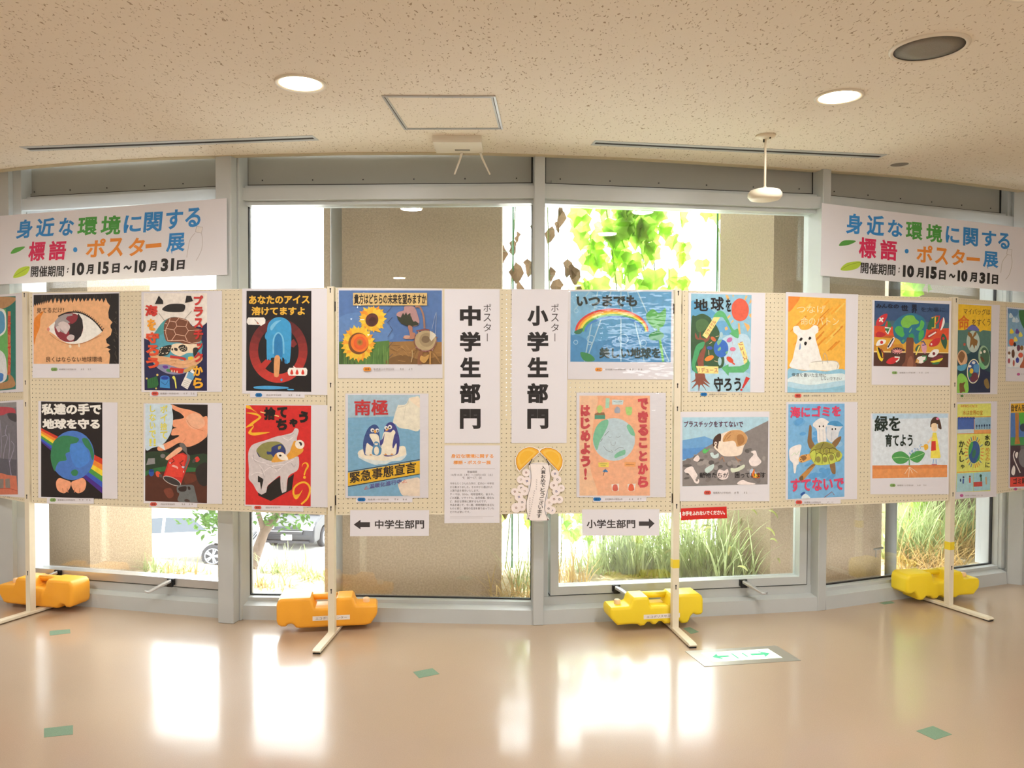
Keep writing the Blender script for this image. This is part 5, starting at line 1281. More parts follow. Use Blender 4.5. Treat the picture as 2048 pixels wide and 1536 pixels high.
A = Sheet(2, *C4, '833 30 1465 28 1465 570 830 568', 'blue poster of a rainbow with sunbeams, in a glossy clear sleeve')
A.G('#5d9fcb', '848 38 1455 40 1450 465 845 462').S('#4c8fc2', '848 300 1000 340 1200 300 1450 340 1450 464 846 462').S('#7fb6d8', '848 40 1000 60 980 200 870 300 848 250')
for k, (x0, x1) in enumerate(((960, 900), (1010, 930), (1090, 940), (1150, 1150), (1190, 1290), (1250, 1440))): A.K('#9fc4d6', 7, [(x0, 40), (x1 + (0 if k else -30), 460 if k not in (0,) else 150)], 0)
for i, c in enumerate(('#d84438', '#eda03a', '#f0dc52', '#63b25c', '#4a8ad0')):
    P = [(880 + i * 14 + (215 - i * 10) * (1 - math.cos(t)), 280 - (132 - i * 11) * math.sin(t)) for t in [k * .131 for k in range(25)]]
    A.K(c, 13, P, 0)
A.S('#3c7a58', '870 280 920 260 910 290 880 295')
for x, y, r in ((968, 325, 22), (1165, 325, 28), (1285, 350, 18), (962, 350, 10), (878, 345, 12), (880, 155, 12)): ring(A, '#9cc6de', x, y, r, r, 4)
A.K('#6fbf52', 14, '1365 200 1385 330 1405 462').S('#58ad55', '1300 190 1340 145 1380 170 1420 140 1410 240 1350 260').S('#3f9558', '1320 300 1370 275 1410 300 1385 330 1330 330').S('#3a8a56', '908 405 960 415 990 440 985 458 940 460 915 440')
A.T('#26302e', 'いつまでも', 882, 62, 1248, 130, .05).T('#35494a', '美しい地球を', 1018, 376, 1390, 442, .04)
A.cap(OR_, '金賞', 995, 498, 1038, 520, '板橋第八小学校5年', 1055, 1180, [(1200, 1232), (1250, 1285)]).done(sleeve='833 28 1468 26 1468 572 828 570')

A = Sheet(2, 1150, 780, 6.676, '20 35 1212 38 1212 1432 20 1432', 'orange poster of a sleeping pale blue earth with red lettering')
A.R_('#f3b28c', 60, 75, 1000, 1410).S('#f7c4a0', '60 75 300 90 250 400 200 1000 300 1400 60 1410').E('#bcd2dc', 520, 660, 282, 286)
A.S('#7ac2a0', '242 640 280 500 350 420 430 395 445 450 400 560 330 690 295 800 260 740').S('#7ac2a0', '690 490 725 460 780 530 800 610 740 590').S('#7ac2a0', '525 880 560 840 620 810 670 800 665 860 600 885 540 910').K('#8a98a4', 5, '440 620 465 632 490 625').K('#8a98a4', 5, '550 625 580 632 610 610').K('#8a98a4', 5, '475 690 490 735 530 735 540 690').K('#7a8894', 5, '380 750 430 810 500 830 480 800').K('#7a8894', 5, '530 810 590 770 650 775').K('#5a6a70', 6, '340 690 365 650').K('#5a6a70', 6, '395 610 450 550')
A.R_('#4a9a84', 262, 335, 402, 388).G('#8d6a4a', '262 320 300 300 390 298 402 335 262 338').S('#b8d27a', '290 240 330 200 370 240 345 300 310 300').G('#a8d8c0', '410 108 462 112 455 240 405 245').G('#c8dce0', '495 140 500 128 648 138 640 195 495 195').S('#a0a8b8', '527 265 545 235 565 222 598 245 600 300 565 310 530 300').S('#a8d27c', '675 235 710 225 760 235 750 330 690 325').G('#f0d860', '310 970 450 965 448 1030 315 1028').G('#efa868', '660 960 812 962 805 1025 662 1020').S('#3a88c4', '370 1090 405 1058 440 1095').K('#4a4a4a', 7, '405 1050 375 1145', 0)
A.G('#f0e4d8', '485 1258 590 1250 582 1350 495 1348').S('#d05a44', '510 1270 560 1265 570 1340 505 1340').G('#f0e4d8', '700 1255 812 1250 790 1348 708 1348').S('#e0603c', '720 1275 750 1250 780 1275 785 1340 715 1340').K('#606a50', 5, '325 985 430 985').K('#606a50', 5, '340 1010 410 1008').K('#a0603c', 5, '680 995 790 995').K('#5a7a80', 5, '515 150 560 160 630 150')
A.V_('#c74850', 'はじめよう!', 75, 190, 205, 1205, .07, .1).V_('#c74850', 'できることから', 838, 100, 978, 1312, .07, .1)
A.strip('240 1428 955 1425 950 1485 240 1495').cap(BL_, '銀賞', 245, 1434, 346, 1480, '志村第四小学校4年', 400, 635, [(718, 788), (828, 898)]).done(sleeve='15 28 1216 30 1216 1438 15 1438')

A = Sheet(2, *C4, '915 1352 1382 1350 1380 1508 915 1508', 'white arrow sign reading 小学生部門, hanging below the board, pointing right', 'sign', 'arrow_sign', curl=.006)
A.T('#3a3638', '小学生部門', 943, 1412, 1236, 1464, .025).G('#3a3638', '1258 1424 1318 1424 1318 1406 1352 1436 1318 1468 1318 1450 1258 1450').done(flat=True)
A = Sheet(2, 650, 980, 2.926, '147 118 610 118 608 268 147 270', 'white arrow sign reading 中学生部門, hanging below the board, pointing left', 'sign', 'arrow_sign', curl=.004)
A.T('#3a3638', '中学生部門', 292, 174, 580, 226, .025).G('#3a3638', '263 188 208 188 208 174 168 202 208 230 208 217 263 217').done(flat=True)

# ---- board right of the third post
A = Sheet(3, 1375, 580, 7.143, '15 35 1110 42 1098 1465 5 1455', 'poster of a tree and green recycling arrows circling a small earth, red sun above')
A.G('#8fbfd6', '52 50 915 72 895 1455 40 1445').S('#5c9ec6', '55 160 200 200 400 330 350 400 60 420').S('#b8d4e4', '500 700 860 650 880 1050 560 1080').S('#6aa6cf', '400 480 520 440 620 560 600 640 460 620').S('#a8cfe0', '60 1180 500 1150 890 1200 895 1450 45 1440')
for p in ('540 70 580 75 600 130 570 150', '640 72 665 75 650 110', '830 80 860 80 830 150 810 140', '905 120 915 170 870 220', '870 360 915 330 910 400', '560 400 600 350 620 370 570 420', '610 480 650 420 660 450', '720 470 745 480 760 630 725 640', '800 460 880 500 890 540 860 600', '530 540 560 520 580 560 540 580'): A.G('#e3b370', p)
A.S('#3a5a3c', '55 430 120 370 220 340 320 390 350 440 420 520 460 640 420 780 520 960 500 1100 380 1120 250 1080 120 1140 55 1080').S('#4d7046', '120 460 220 410 300 470 260 560 150 600')
A.S('#8a5040', '110 1200 150 1100 140 1000 190 880 240 800 230 720 120 700 110 610 160 690 180 590 200 680 280 690 290 640 320 660 300 720 250 760 260 850 230 1000 235 1100 240 1200').S('#8a5040', '115 1195 235 1195 260 1270 320 1345 250 1310 230 1300 320 1390 220 1340 270 1440 190 1350 160 1450 145 1350 55 1415 120 1310 50 1320 110 1270')
A.S('#5cb074', '370 385 430 305 490 300 550 360 650 560 720 555 722 690 600 620 625 590 520 410 470 385').G('#5cb074', '480 1110 585 1060 585 1095 740 1090 820 1060 860 980 890 1040 870 1120 800 1180 590 1180 585 1225').S('#4ba06c', '240 740 130 790 80 950 60 1080 90 1160 145 1190 110 1080 150 960 180 860 225 820')
for q, t, ang, x0, y0, x1, y1 in (('212 650 375 388 465 388 275 695', 'リサイクル', -57, 215, 505, 440, 565), ('715 765 790 735 858 960 850 1030 805 1062 795 970', 'リュース', 74, 655, 845, 925, 905), ('120 1085 440 1093 440 1195 150 1190', 'リデュース', 0, 135, 1108, 430, 1180)):
    A.G('#f0dc8c', q).T('#b86a62', t, x0, y0, x1, y1, .01, rot=ang)
A.E('#3a6cc0', 478, 835, 105, 128).S('#7cb48a', '420 740 460 710 490 720 440 790').S('#7cb48a', '430 850 470 810 475 850 440 870').S('#7cb48a', '540 890 578 870 560 920')
for c, x, y, rx, ry, a in (('#c86a44', 368, 700, 44, 26, 40), ('#a8c8d0', 480, 640, 24, 42, 0), ('#c272a8', 600, 712, 44, 32, -35), ('#d87a98', 645, 845, 42, 30, 0), ('#3a58a8', 315, 828, 42, 26, 5), ('#ee8a3a', 310, 975, 70, 34, -25), ('#9cc4cc', 460, 1020, 26, 60, 0), ('#d8543c', 605, 995, 58, 34, 40)): A.E(c, x, y, rx, ry, a)
A.K('#d8543c', 20, '630 1030 675 1065', 0).K('#dcc8a0', 7, '310 770 350 740').K('#dcc8a0', 7, '300 860 305 930').K('#dcc8a0', 7, '400 670 450 655').K('#c8a8b8', 6, '640 740 650 800').K('#dcc8a0', 7, '380 1010 440 1030').K('#c8a8b8', 6, '640 890 620 960')
A.S('#d9604a', '628 280 640 200 700 135 760 122 830 160 872 250 865 350 820 420 750 445 680 420 640 360')
A.T(BLACK, '地', 90, 128, 292, 300, .025).T(BLACK, '球', 330, 100, 520, 295, .025).T(BLACK, 'を', 545, 122, 622, 312, .03).T(BLACK, '守ろう', 375, 1240, 762, 1448, .03).G('#c93c38', '835 1235 890 1262 795 1405 775 1400').E('#c93c38', 768, 1425, 17)
A.cap(BL_, '銀賞', 185, 1468, 278, 1512, '板橋第六小学校4年', 308, 562, [(628, 690), (728, 790)]).done()

A = Sheet(3, *C5, '742 45 1205 60 1192 690 735 688', 'yellow poster of a crying white polar bear above melting water')
A.G('#eeb64a', '757 72 1125 88 1118 685 750 688')
for k in range(34): x, y = R(760, 1060), R(95, 480); A.K(random.choice(('#e2942e', '#f3c964', '#eba63a', '#f0bf50', '#d9882c')), R(5, 14), [(x, y + 60), (x + 60, y)], 0)
A.S('#ee8c3a', '757 72 830 76 800 130 757 170').S('#f2f0ea', '775 530 785 470 800 400 815 330 790 300 790 268 820 262 838 285 880 285 905 270 920 258 945 265 948 300 930 318 935 360 955 430 965 540').S('#f0ece2', '900 495 975 485 1070 490 1065 545 905 540').K('#a8a49c', 3, '900 495 975 487 1070 492 1065 545').K('#b0aca4', 3, '975 505 985 440 1000 450 1010 500')
A.S('#8fc3dc', '752 548 790 535 850 548 920 545 1000 552 1120 545 1118 685 750 688').S('#d9eaf2', '755 600 860 560 1000 570 1115 570 1117 640 900 650 754 640').S('#b0d4e6', '760 620 900 640 1116 610 1116 640 900 670 756 650')
A.S(BLACK, '826 352 838 336 848 344 838 358').S(BLACK, '885 346 893 330 904 340 894 350').S(BLACK, '857 372 866 362 876 370 870 384 862 386').S('#8aa0c4', '824 408 832 372 837 400 830 414')
A.T('#f7e2b0', 'つなげ', 810, 130, 995, 180, .0, 0).T('#f7e2b0', '命のバトン', 835, 205, 1080, 260, .0)
A.T('#26303c', '僕達を書いた生物に', 778, 562, 998, 586, .0, 4).T('#26303c', 'しないで下さい', 966, 590, 1098, 610, .0)
A.cap(RD_, '銅賞', 797, 696, 840, 720, '板橋第一小学校5年', 852, 962, [(985, 1015), (1028, 1056)]).done()

A = Sheet(3, 1740, 595, 9.309, '45 45 1515 65 1490 1640 28 1625', 'poster of a tree shaped like the globe among flag patterned leaves')
A.G('#39557f', '85 60 1478 125 1455 1300 65 1275').G('#4a6a78', '82 420 1470 470 1468 590 80 540').G('#d9502f', '80 525 440 545 1040 590 1470 570 1465 800 78 740').G('#d9a63a', '78 735 440 720 1040 780 1465 790 1460 1030 72 1010').G('#efd292', '72 995 1460 1020 1460 1042 70 1022').G('#52332a', '70 1020 1460 1040 1455 1300 65 1275')
A.G('#b8622e', '78 735 440 700 700 740 440 760').G('#c98a34', '76 880 600 870 640 990 74 990')
A.S('#2b7390', '425 560 450 470 520 390 640 320 780 290 920 330 1010 400 1050 520 1035 680 1000 760 920 830 850 865 800 800 700 780 660 830 600 865 540 790 450 720').S('#7cbf4e', '575 450 660 345 800 335 850 400 910 450 890 490 780 510 720 565 650 560 600 540').S('#4fae55', '460 600 520 530 610 560 625 640 640 690 600 740 540 710 500 680').S('#5cb858', '855 590 920 530 940 440 965 425 1010 470 990 560 930 620').S('#4cae58', '910 660 960 610 1000 620 995 720 940 800 905 790').S('#3c9a60', '720 700 790 670 825 750 740 760').S('#7cbf6e', '725 640 775 560 770 600 740 650').S('#4fa070', '590 810 640 780 620 840')
A.S('#7a4a38', '680 765 740 745 810 775 805 1000 830 1180 850 1290 600 1280 650 1180 665 980').S('#94604a', '720 1130 780 1100 800 1285 690 1280')
def fl(c1, pts, extra=()):
    A.S(c1, pts)
    for c, p in extra: A.S(c, p) if len(p.split()) > 8 else A.K(c, 26, p, 0)
fl('#c8323a', '115 520 130 420 220 330 320 305 300 400 220 510', (('#f0ece8', '180 375 235 455'), ('#f0ece8', '245 380 170 445')))
fl('#3a7a4a', '275 540 310 430 370 470 390 550 330 680 285 610', (('#c8323a', '275 540 310 440 325 460 320 545 290 560'), ('#f2eeea', '275 560 380 570 330 680 290 620')))
fl('#b82c34', '105 690 150 635 230 650 290 690 220 735 130 735'); fl('#f2eeea', '110 895 150 800 230 780 295 800 270 860 190 890', ()); A.E('#c43034', 215, 835, 28, 32)
fl('#f2eeea', '315 950 345 860 430 740 455 770 420 880 360 935', (('#2a2a40', '330 930 430 760'),)); A.K('#b8484a', 12, '385 930 455 800', 0)
fl('#e6c838', '120 930 150 930 220 1000 255 1080 220 1190 150 1110', (('#2a1c1a', '140 930 190 960 225 1060 215 1130 170 1030'), ('#8a3a2c', '200 960 250 1040 250 1110 225 1120')))
fl('#3a2a34', '385 1010 430 950 520 930 620 960 650 985 560 1020 470 1065')
for k in range(12): a = k * .5236; A.K('#e8a0a0', 12, [(505, 1000), (505 + 105 * math.cos(a), 1000 + 55 * math.sin(a))], 0)
fl('#d03236', '300 1210 350 1140 450 1105 545 1110 530 1160 460 1220 370 1240', (('#f0ece6', '455 1108 545 1112 530 1160 480 1200'),))
fl('#2f6a4a', '1075 600 1090 480 1150 380 1290 345 1270 440 1200 560', (('#e3b83a', '1145 385 1215 350 1205 560 1145 570'), ('#c83a3a', '1215 352 1290 345 1270 440 1215 500')))
fl('#f0ece8', '1290 590 1290 480 1360 370 1388 440 1370 520 1325 605', (('#c8363a', '1285 600 1290 470 1355 375 1340 480 1310 590'),)); fl('#b83a34', '1045 730 1100 660 1230 615 1240 640 1180 710 1080 760', (('#f3e8e2', '1085 730 1225 645'),))
fl('#c83236', '1100 910 1125 830 1200 770 1300 760 1290 840 1220 905'); A.E('#f0d8d4', 1140, 870, 16, 22); fl('#2c5a44', '1325 720 1360 670 1415 740 1430 850 1400 960 1350 890 1320 810'); A.E('#c43434', 1360, 762, 24, 28)
fl('#2c5a50', '840 970 880 895 930 890 925 960 880 1020', (('#e6d66a', '850 1070 920 900'),)); fl('#d8a0b0', '950 880 1000 850 1050 900 1045 1000 1020 1045 970 1000', (('#4a4a80', '950 830 990 815 1030 880 970 890'),))
fl('#f0ece8', '1080 1100 1110 1040 1180 970 1270 970 1270 1030 1190 1110'); A.E('#7a2a34', 1185, 1045, 26, 30); fl('#efeae4', '855 1200 880 1120 960 1090 1045 1095 1030 1160 960 1225', (('#3a8a58', '965 1092 1045 1090 1035 1160 985 1190'), ('#d8a04a', '850 1215 870 1150 895 1170 885 1225')))
fl('#7a3440', '1120 1190 1180 1110 1290 1070 1360 1100 1250 1160'); fl('#e0d440', '1120 1195 1230 1165 1350 1125 1310 1185 1200 1215'); fl('#3a7a50', '1150 1225 1290 1195 1260 1240 1180 1245')
A.T('#131a30', 'みんなの', 108, 112, 530, 195, .03, 12).T('#131a30', '世', 575, 140, 705, 248, .035).T('#131a30', '界', 768, 130, 875, 290, .03).T('#22304e', 'を大事に', 945, 175, 1385, 265, .0, 10)
A.cap(GN_, '入選', 405, 1375, 502, 1425, '板橋第八小学校5年', 545, 840, [(908, 985), (1025, 1095)]).done()

A = Sheet(3, 1370, 810, 7.68, '-78 105 1298 100 1298 1478 -78 1478', 'poster of a brown chick bird pecking among plastic waste on grey ground')
A.G('#a9cfe0', '-40 190 1280 185 1268 1218 -40 1250').G('#6da4d6', '-133 560 300 480 600 600 400 660 100 800 -135 860').G('#5a92d0', '-133 680 400 640 100 810 -135 870').G('#888382', '-135 880 0 850 120 800 300 660 450 580 900 430 1280 240 1268 1218 -135 1250')
for k in range(46): x, y = R(-100, 1240), R(620, 1200); A.E(random.choice(('#6e6a69', '#9c9694', '#7c7674', '#5f5b5a')), x, max(y, 880 - x * .45), R(25, 70), R(15, 40), R(-30, 30), 14)
A.S('#f1ddcc', '430 600 470 470 560 440 700 390 850 385 930 450 958 520 900 640 870 740 800 780 600 785 500 710 450 660').S('#c99a66', '580 560 600 470 700 395 850 390 930 450 955 520 920 600 800 640 780 590 740 550 640 560').S('#a87848', '800 470 880 460 910 560 820 620').S('#4a342c', '425 600 440 510 500 450 550 445 545 550 500 560 440 640').S('#4a342c', '490 560 520 550 500 640 480 660').E('#efe0d4', 470, 590, 22, 28).E('#5a3a30', 472, 592, 11, 14).S('#5a4034', '465 630 500 650 500 675').K('#9a6a40', 8, '590 560 640 470 700 420').K('#9a6a40', 8, '640 530 700 460')
A.K('#b08468', 16, '570 790 540 830 520 840').K('#b08468', 14, '580 800 600 870').K('#b08468', 16, '770 790 800 830 860 850').K('#b08468', 12, '800 830 820 880')
A.S('#5cc068', '265 710 300 670 340 690 385 655 350 710 300 745').S('#c8dcdc', '385 740 430 730 450 770 510 740 510 800 450 820 400 790').S('#eadcd8', '125 840 190 770 225 820 190 870').S('#eee2e0', '980 850 1050 760 1010 720 1080 700 1110 780 1170 870 1100 935 1010 930').S('#d3ddc8', '700 970 780 970 900 915 910 960 830 1010 720 1035').S('#c4dad8', '300 990 380 930 440 910 430 980 340 1050').S('#e8dad8', '490 1080 520 990 600 1010 650 980 670 1060 640 1130 550 1145').S('#eee2e0', '800 1195 880 1150 960 1180 1080 1210 1000 1222 830 1222')
A.S('#eee2e0', '-14 1010 25 965 110 945 150 1010 190 1080 170 1120 215 1150 200 1205 150 1195 110 1130 50 1050 5 1040').E('#8a8483', 178, 1150, 20, 25).S('#b8c4d8', '990 1020 1030 975 1090 1060 1010 1090').S('#e0722e', '1020 1100 1060 980 1075 1090 1130 1040 1140 1120').S('#f0c43c', '1050 1100 1085 1050 1120 1110')
A.T('#5a2444', 'プラスチックをすてないで', -18, 245, 888, 340, .015).T('#1e1c1e', '動物たちが', 222, 1035, 665, 1118, .01).T('#1e1c1e', '困っています', 765, 1035, 1235, 1120, .012)
A.cap(RD_, '銅賞', 290, 1315, 396, 1375, '板橋第六小学校5年', 430, 700, [(750, 835), (895, 962)]).done()

A = Sheet(3, 1565, 800, 7.314, '55 30 1097 27 1090 1452 45 1460', 'blue poster of a sea turtle with plastic bags drifting like jellyfish')
A.G('#79b3e0', '85 62 908 52 905 1415 78 1450')
for k in range(26): x, y = R(130, 850), R(300, 1350); A.E(random.choice(('#5c9fd8', '#8fc0e6', '#6aa9dc')), x, y, R(40, 90), R(20, 45), R(-40, 10), 14)
A.S('#e6e4e2', '440 370 490 300 570 262 640 290 680 330 640 390 630 440 635 620 520 620 500 440').S('#d3d8de', '655 360 700 320 800 310 860 350 880 380 830 460 800 560 720 620 650 560 640 440').S('#4a94c8', '655 360 700 315 790 305 850 335 885 380 800 385 720 370').K('#c0c8d0', 8, '540 430 545 610').K('#c0c8d0', 8, '590 430 595 610').K('#b4c2d0', 8, '720 470 715 600')
for x, y in ((538, 385), (594, 383), (725, 425), (772, 422)): A.E('#f4f2f0', x, y, 16, 20).E(BLACK, x + 1, y + 1, 11, 15)
A.S('#ece8e6', '95 740 150 680 270 655 255 780 240 850 235 930 205 960 190 1060 165 1060 150 930 105 870').K('#b8d8b0', 6, '130 820 180 770 200 800 240 750')
A.S('#8a6a44', '375 500 395 365 425 400 425 500 430 580 470 670 410 720 365 620').S('#8a6a44', '720 640 790 560 855 532 840 600 770 690').S('#8a6a44', '690 940 760 910 775 1060 750 1085 715 1050').S('#c08a4a', '490 930 430 940 350 1020 250 1120 245 1170 290 1185 340 1130 430 1020').S('#70583c', '245 1140 290 1105 300 1165 265 1185').S('#8a6a44', '430 945 350 1020 400 1000 480 950')
A.S('#e0aa60', '235 870 270 810 370 790 440 780 440 850 360 890 290 915 250 905').S('#a5a447', '395 770 440 690 520 630 620 610 720 640 780 710 850 760 868 820 840 890 780 905 680 940 500 950 450 910 410 850').S('#c3cf5a', '400 780 470 740 560 790 660 800 760 780 850 770 868 830 780 905 680 940 500 950 440 890').S('#8f8a44', '470 690 600 620 740 670 780 720 640 700 560 720')
for p in ('400 780 450 730 550 710 600 620', '480 730 490 800 470 910', '490 790 540 770 580 810 575 935', '580 810 610 785 655 820 685 935', '550 710 545 770', '655 820 640 790 680 770 750 790 790 890', '600 720 640 700 690 710 740 700 800 740', '690 710 680 770', '600 720 590 770'): A.K('#3a3520', 7, p)
for x, y, r in ((520, 870, 36), (620, 870, 34), (715, 840, 36), (810, 800, 34), (540, 680, 24), (640, 750, 22)): A.E('#8e8a48', x, y, r, r * 1.3, 0, 14)
for x, y in ((265, 870), (270, 900), (340, 840), (345, 805)): A.E('#4a3424', x, y, 9, 8)
A.S('#8a6440', '260 830 320 810 350 850 300 890 280 860').S('#2c58a0', '262 1375 310 1340 328 1362 280 1400').S('#d8e8ee', '280 1410 330 1370 390 1410 395 1440 285 1445').K('#a0584e', 7, '610 1425 720 1340 755 1390', 0)
A.T('#d8446a', '海にゴミを', 105, 95, 852, 262, .04, -20).T('#d8446a', 'すてないで', 115, 1150, 895, 1345, .035, -28)
A.strip('180 1462 850 1455 850 1515 180 1522').cap(RD_, '銅賞', 190, 1468, 284, 1520, '板橋第八小学校5年', 315, 558, [(648, 680), (715, 745)]).done()

A = Sheet(3, *C6, '132 822 632 822 632 1340 130 1340', 'poster of a girl watering a big green sprout, titled 緑を育てよう')
A.R_('#d6e2ec', 143, 823, 627, 1238).G('#b8d4e8', '143 823 627 823 627 850 143 860').G('#e0965a', '143 1155 350 1160 480 1150 622 1152 622 1230 143 1238').G('#d9864e', '143 1155 622 1152 622 1172 143 1180')
A.S('#4f9e55', '268 1105 285 1075 330 1065 365 1085 380 1110 350 1140 300 1142').S('#4f9e55', '382 1112 400 1075 440 1062 478 1075 465 1110 430 1138').K('#a8d69a', 4, '275 1108 330 1102 380 1112 420 1100 472 1078').K('#5aa864', 7, '378 1110 380 1155').K('#e8d8c0', 3, '378 1165 350 1210').K('#e8d8c0', 3, '380 1165 400 1205').K('#e8d8c0', 3, '380 1165 375 1230').K('#e8d8c0', 3, '382 1165 430 1200')
A.S('#4a3428', '514 910 518 870 540 845 570 855 586 920 565 915 560 890 530 900').S('#f3d6b0', '520 895 535 885 555 890 558 925 545 940 525 930').E('#d878a0', 560, 856, 10, 8).G('#ece05a', '530 945 552 945 580 1100 575 1108 515 1108 518 1060 520 1000').G('#d23a34', '522 1000 548 998 550 1058 518 1062').G('#f3d6b0', '522 970 530 985 500 1015 492 1010').S('#e8b63a', '472 1025 495 1020 500 1045 480 1058').K('#e8b63a', 5, '452 1035 478 1035', 0).K('#8ab0d8', 6, '535 1115 530 1145', 0).K('#8ab0d8', 6, '550 1115 552 1145', 0).K('#c0586a', 6, '522 1150 556 1150', 0)
for k in range(16): x = R(375, 455); A.E('#8ab0dc', x, 1085 - (x - 375) * .65 + R(-14, 14), 3, 5)
A.T('#1c2c26', '緑を', 155, 835, 322, 938, .03).T('#1c2c26', '育てよう', 225, 952, 400, 1035, .03)
A.cap(GN_, '入選', 255, 1272, 290, 1292, '板橋第八小学校5年', 302, 405, [(428, 455), (468, 492)]).done()

A = Sheet(3, 1340, 570, 3.2, '70 1430 362 1418 366 1492 70 1506', 'red do-not-touch sign with white lettering below the right board', 'sign', 'warning_sign', paper=mat('red_sign_board', '#d92a26', .4), off=.004)
A.T('#f5e8e4', 'お手をふれないでください。', 78, 1448, 352, 1478, .045, -8).done(flat=True)

# ---- far right board
A = Sheet(4, 1880, 590, 6.982, '232 115 838 140 800 1385 215 1380', 'narrow poster of sea creatures in bubbles under a yellow sky, beside the fourth post')
A.G('#557f78', '245 125 718 155 700 1362 235 1370').G('#ecc433', '245 125 718 155 710 505 600 490 560 515 460 440 340 490 243 490').G('#274a56', '238 1100 240 850 400 820 560 700 712 800 700 1362 235 1370').G('#24304e', '380 1360 400 1150 560 1020 700 1080 698 1362').S('#6b70b8', '385 480 420 430 470 415 520 450 540 500')
A.E('#b8ccc4', 462, 650, 92, 152, -2).S('#8d6a3c', '425 600 390 560 395 515 440 540 455 580 480 525 510 520 500 560 470 600 525 640 505 715 490 700 480 750 450 690 415 740 420 660').E('#dcb48c', 312, 880, 70, 110, -4).S('#5aa6c8', '245 990 300 980 378 960 350 1040 290 1060 245 1040').S('#8a6444', '255 840 300 785 345 830 340 880 300 950 260 890').E('#9cbfa0', 615, 870, 80, 165, -5).E('#466a54', 625, 860, 62, 130, -5).E('#e8e6d8', 570, 805, 16, 18).E('#e8e6d8', 620, 790, 18, 20).S('#6a4a34', '560 860 600 880 620 930 580 920').S('#74c08a', '540 950 600 960 630 1030 580 1030')
A.E('#efe8c4', 465, 1065, 90, 172, 3).E('#2f5a9c', 465, 1065, 78, 158, 3).S('#5a98c8', '470 980 540 970 540 1070 480 1070').S('#6a3444', '440 1100 510 1090 530 1170 460 1215 420 1180').S('#3c8a5a', '390 1080 430 1060 440 1130 400 1140').E('#eac83a', 438, 1060, 26, 36).E('#f0f0ec', 468, 945, 24, 20).E('#f0f0ec', 415, 995, 22, 18)
A.S('#8fd05a', '235 1365 242 1150 290 1095 350 1130 388 1210 385 1362').S('#7a5834', '275 1365 270 1240 310 1230 350 1215 330 1270 350 1350 320 1350 300 1365').S('#8a7444', '615 1190 660 1170 690 1280 660 1310 620 1260').E('#b85a4a', 340, 690, 16, 22)
A.T('#7a5c34', 'マイバッグは', 330, 185, 700, 270, .0, 12).T('#d8742c', '命', 252, 282, 408, 485, .02).T('#7a5c34', 'をすくう', 445, 335, 700, 430, .0)
A.cap('#5c8a50', '', 285, 1395, 326, 1425, '志村第二小学校3年', 352, 490, [(520, 550), (580, 612)]).done()
A = Sheet(4, 1880, 590, 6.982, '928 165 1700 235 1690 1215 915 1205', 'poster of people and a blue sky, cut off at the far right, top')
A.G('#7ea8c8', '945 185 1680 250 1670 1030 942 1015').S('#5a84b0', '945 190 1090 205 1060 300 960 260').S('#3f7a48', '1100 250 1180 210 1700 250 1700 480 1300 560 1160 450').G('#e3e8ec', '945 720 1300 700 1660 760 1660 1025 942 1012').S('#b06448', '1115 1012 1160 900 1190 700 1260 700 1250 1020')
for x, y, c in ((1000, 500, '#e8d23a'), (1080, 500, '#6a4a9a'), (1125, 545, '#e0d868'), (1055, 610, '#e8d868'), (990, 280, '#c8dce8'), (1035, 340, '#c8dce8'), (1075, 345, '#b8d0e4')): A.S(c, '%d %d %d %d %d %d %d %d' % (x - 28, y + 30, x - 8, y - 32, x + 30, y + 20, x + 5, y + 40))
for x, y, c, rx, ry in ((998, 660, '#e06a3a', 34, 50), (1042, 690, '#2a2430', 18, 30), (1020, 820, '#5a3a2c', 22, 60), (965, 810, '#7a5a44', 18, 22), (1095, 740, '#6a3a58', 24, 44), (1140, 740, '#8a6a3c', 24, 34), (1125, 840, '#d8604a', 34, 36), (1080, 910, '#3a44a0', 24, 40), (962, 920, '#a84a5a', 16, 36), (1028, 950, '#b05a50', 14, 46)): A.E(c, x, y, rx, ry)
A.cap(PK_, '', 1072, 1088, 1116, 1125, '', 0, 0, [(1135, 1175)]).done()
A = Sheet(4, 1880, 780, 6.679, '200 165 765 150 755 1425 185 1455', 'narrow lime poster with a spiky earth and small picture frames, below the bubbles poster')
A.G('#dfe577', '232 190 680 178 672 1350 215 1362').G('#4a6cb8', '235 375 455 368 455 525 232 530').G('#c8d8e4', '232 528 455 523 455 575 232 582').G('#8fb8d4', '460 368 680 362 680 525 460 530').G('#e8a868', '460 535 680 525 680 575 460 580').K('#e0843c', 8, '235 362 680 355', 0).K('#e0843c', 8, '232 585 680 575', 0).K('#e0843c', 7, '457 362 457 580', 0).K('#e0843c', 8, '225 1100 675 1080', 0)
for k in range(6): A.E('#23406a', 490 + k * 34, 480 - k * 2, 10, 16).K('#23406a', 6, [(490 + k * 34, 490), (490 + k * 34, 520)], 0)
for k in range(6): A.E('#3a5aa8', 255 + k * 38, 378, 22, 14)
for k in range(26):
    a = k * .2417; A.K(random.choice(('#e8a03c', '#c87a3a', '#4a7ab0', '#d8d04a', '#e0704a')), 10, [(455 + 88 * math.cos(a), 830 + 160 * math.sin(a)), (455 + 128 * math.cos(a), 830 + 215 * math.sin(a))], 0)
A.E('#3a5f9a', 455, 830, 76, 150, 4).S('#46a05a', '385 760 420 690 440 720 410 830 380 860').S('#46a05a', '480 960 520 860 530 800 525 920').E('#3a7a60', 450, 850, 24, 60, 10)
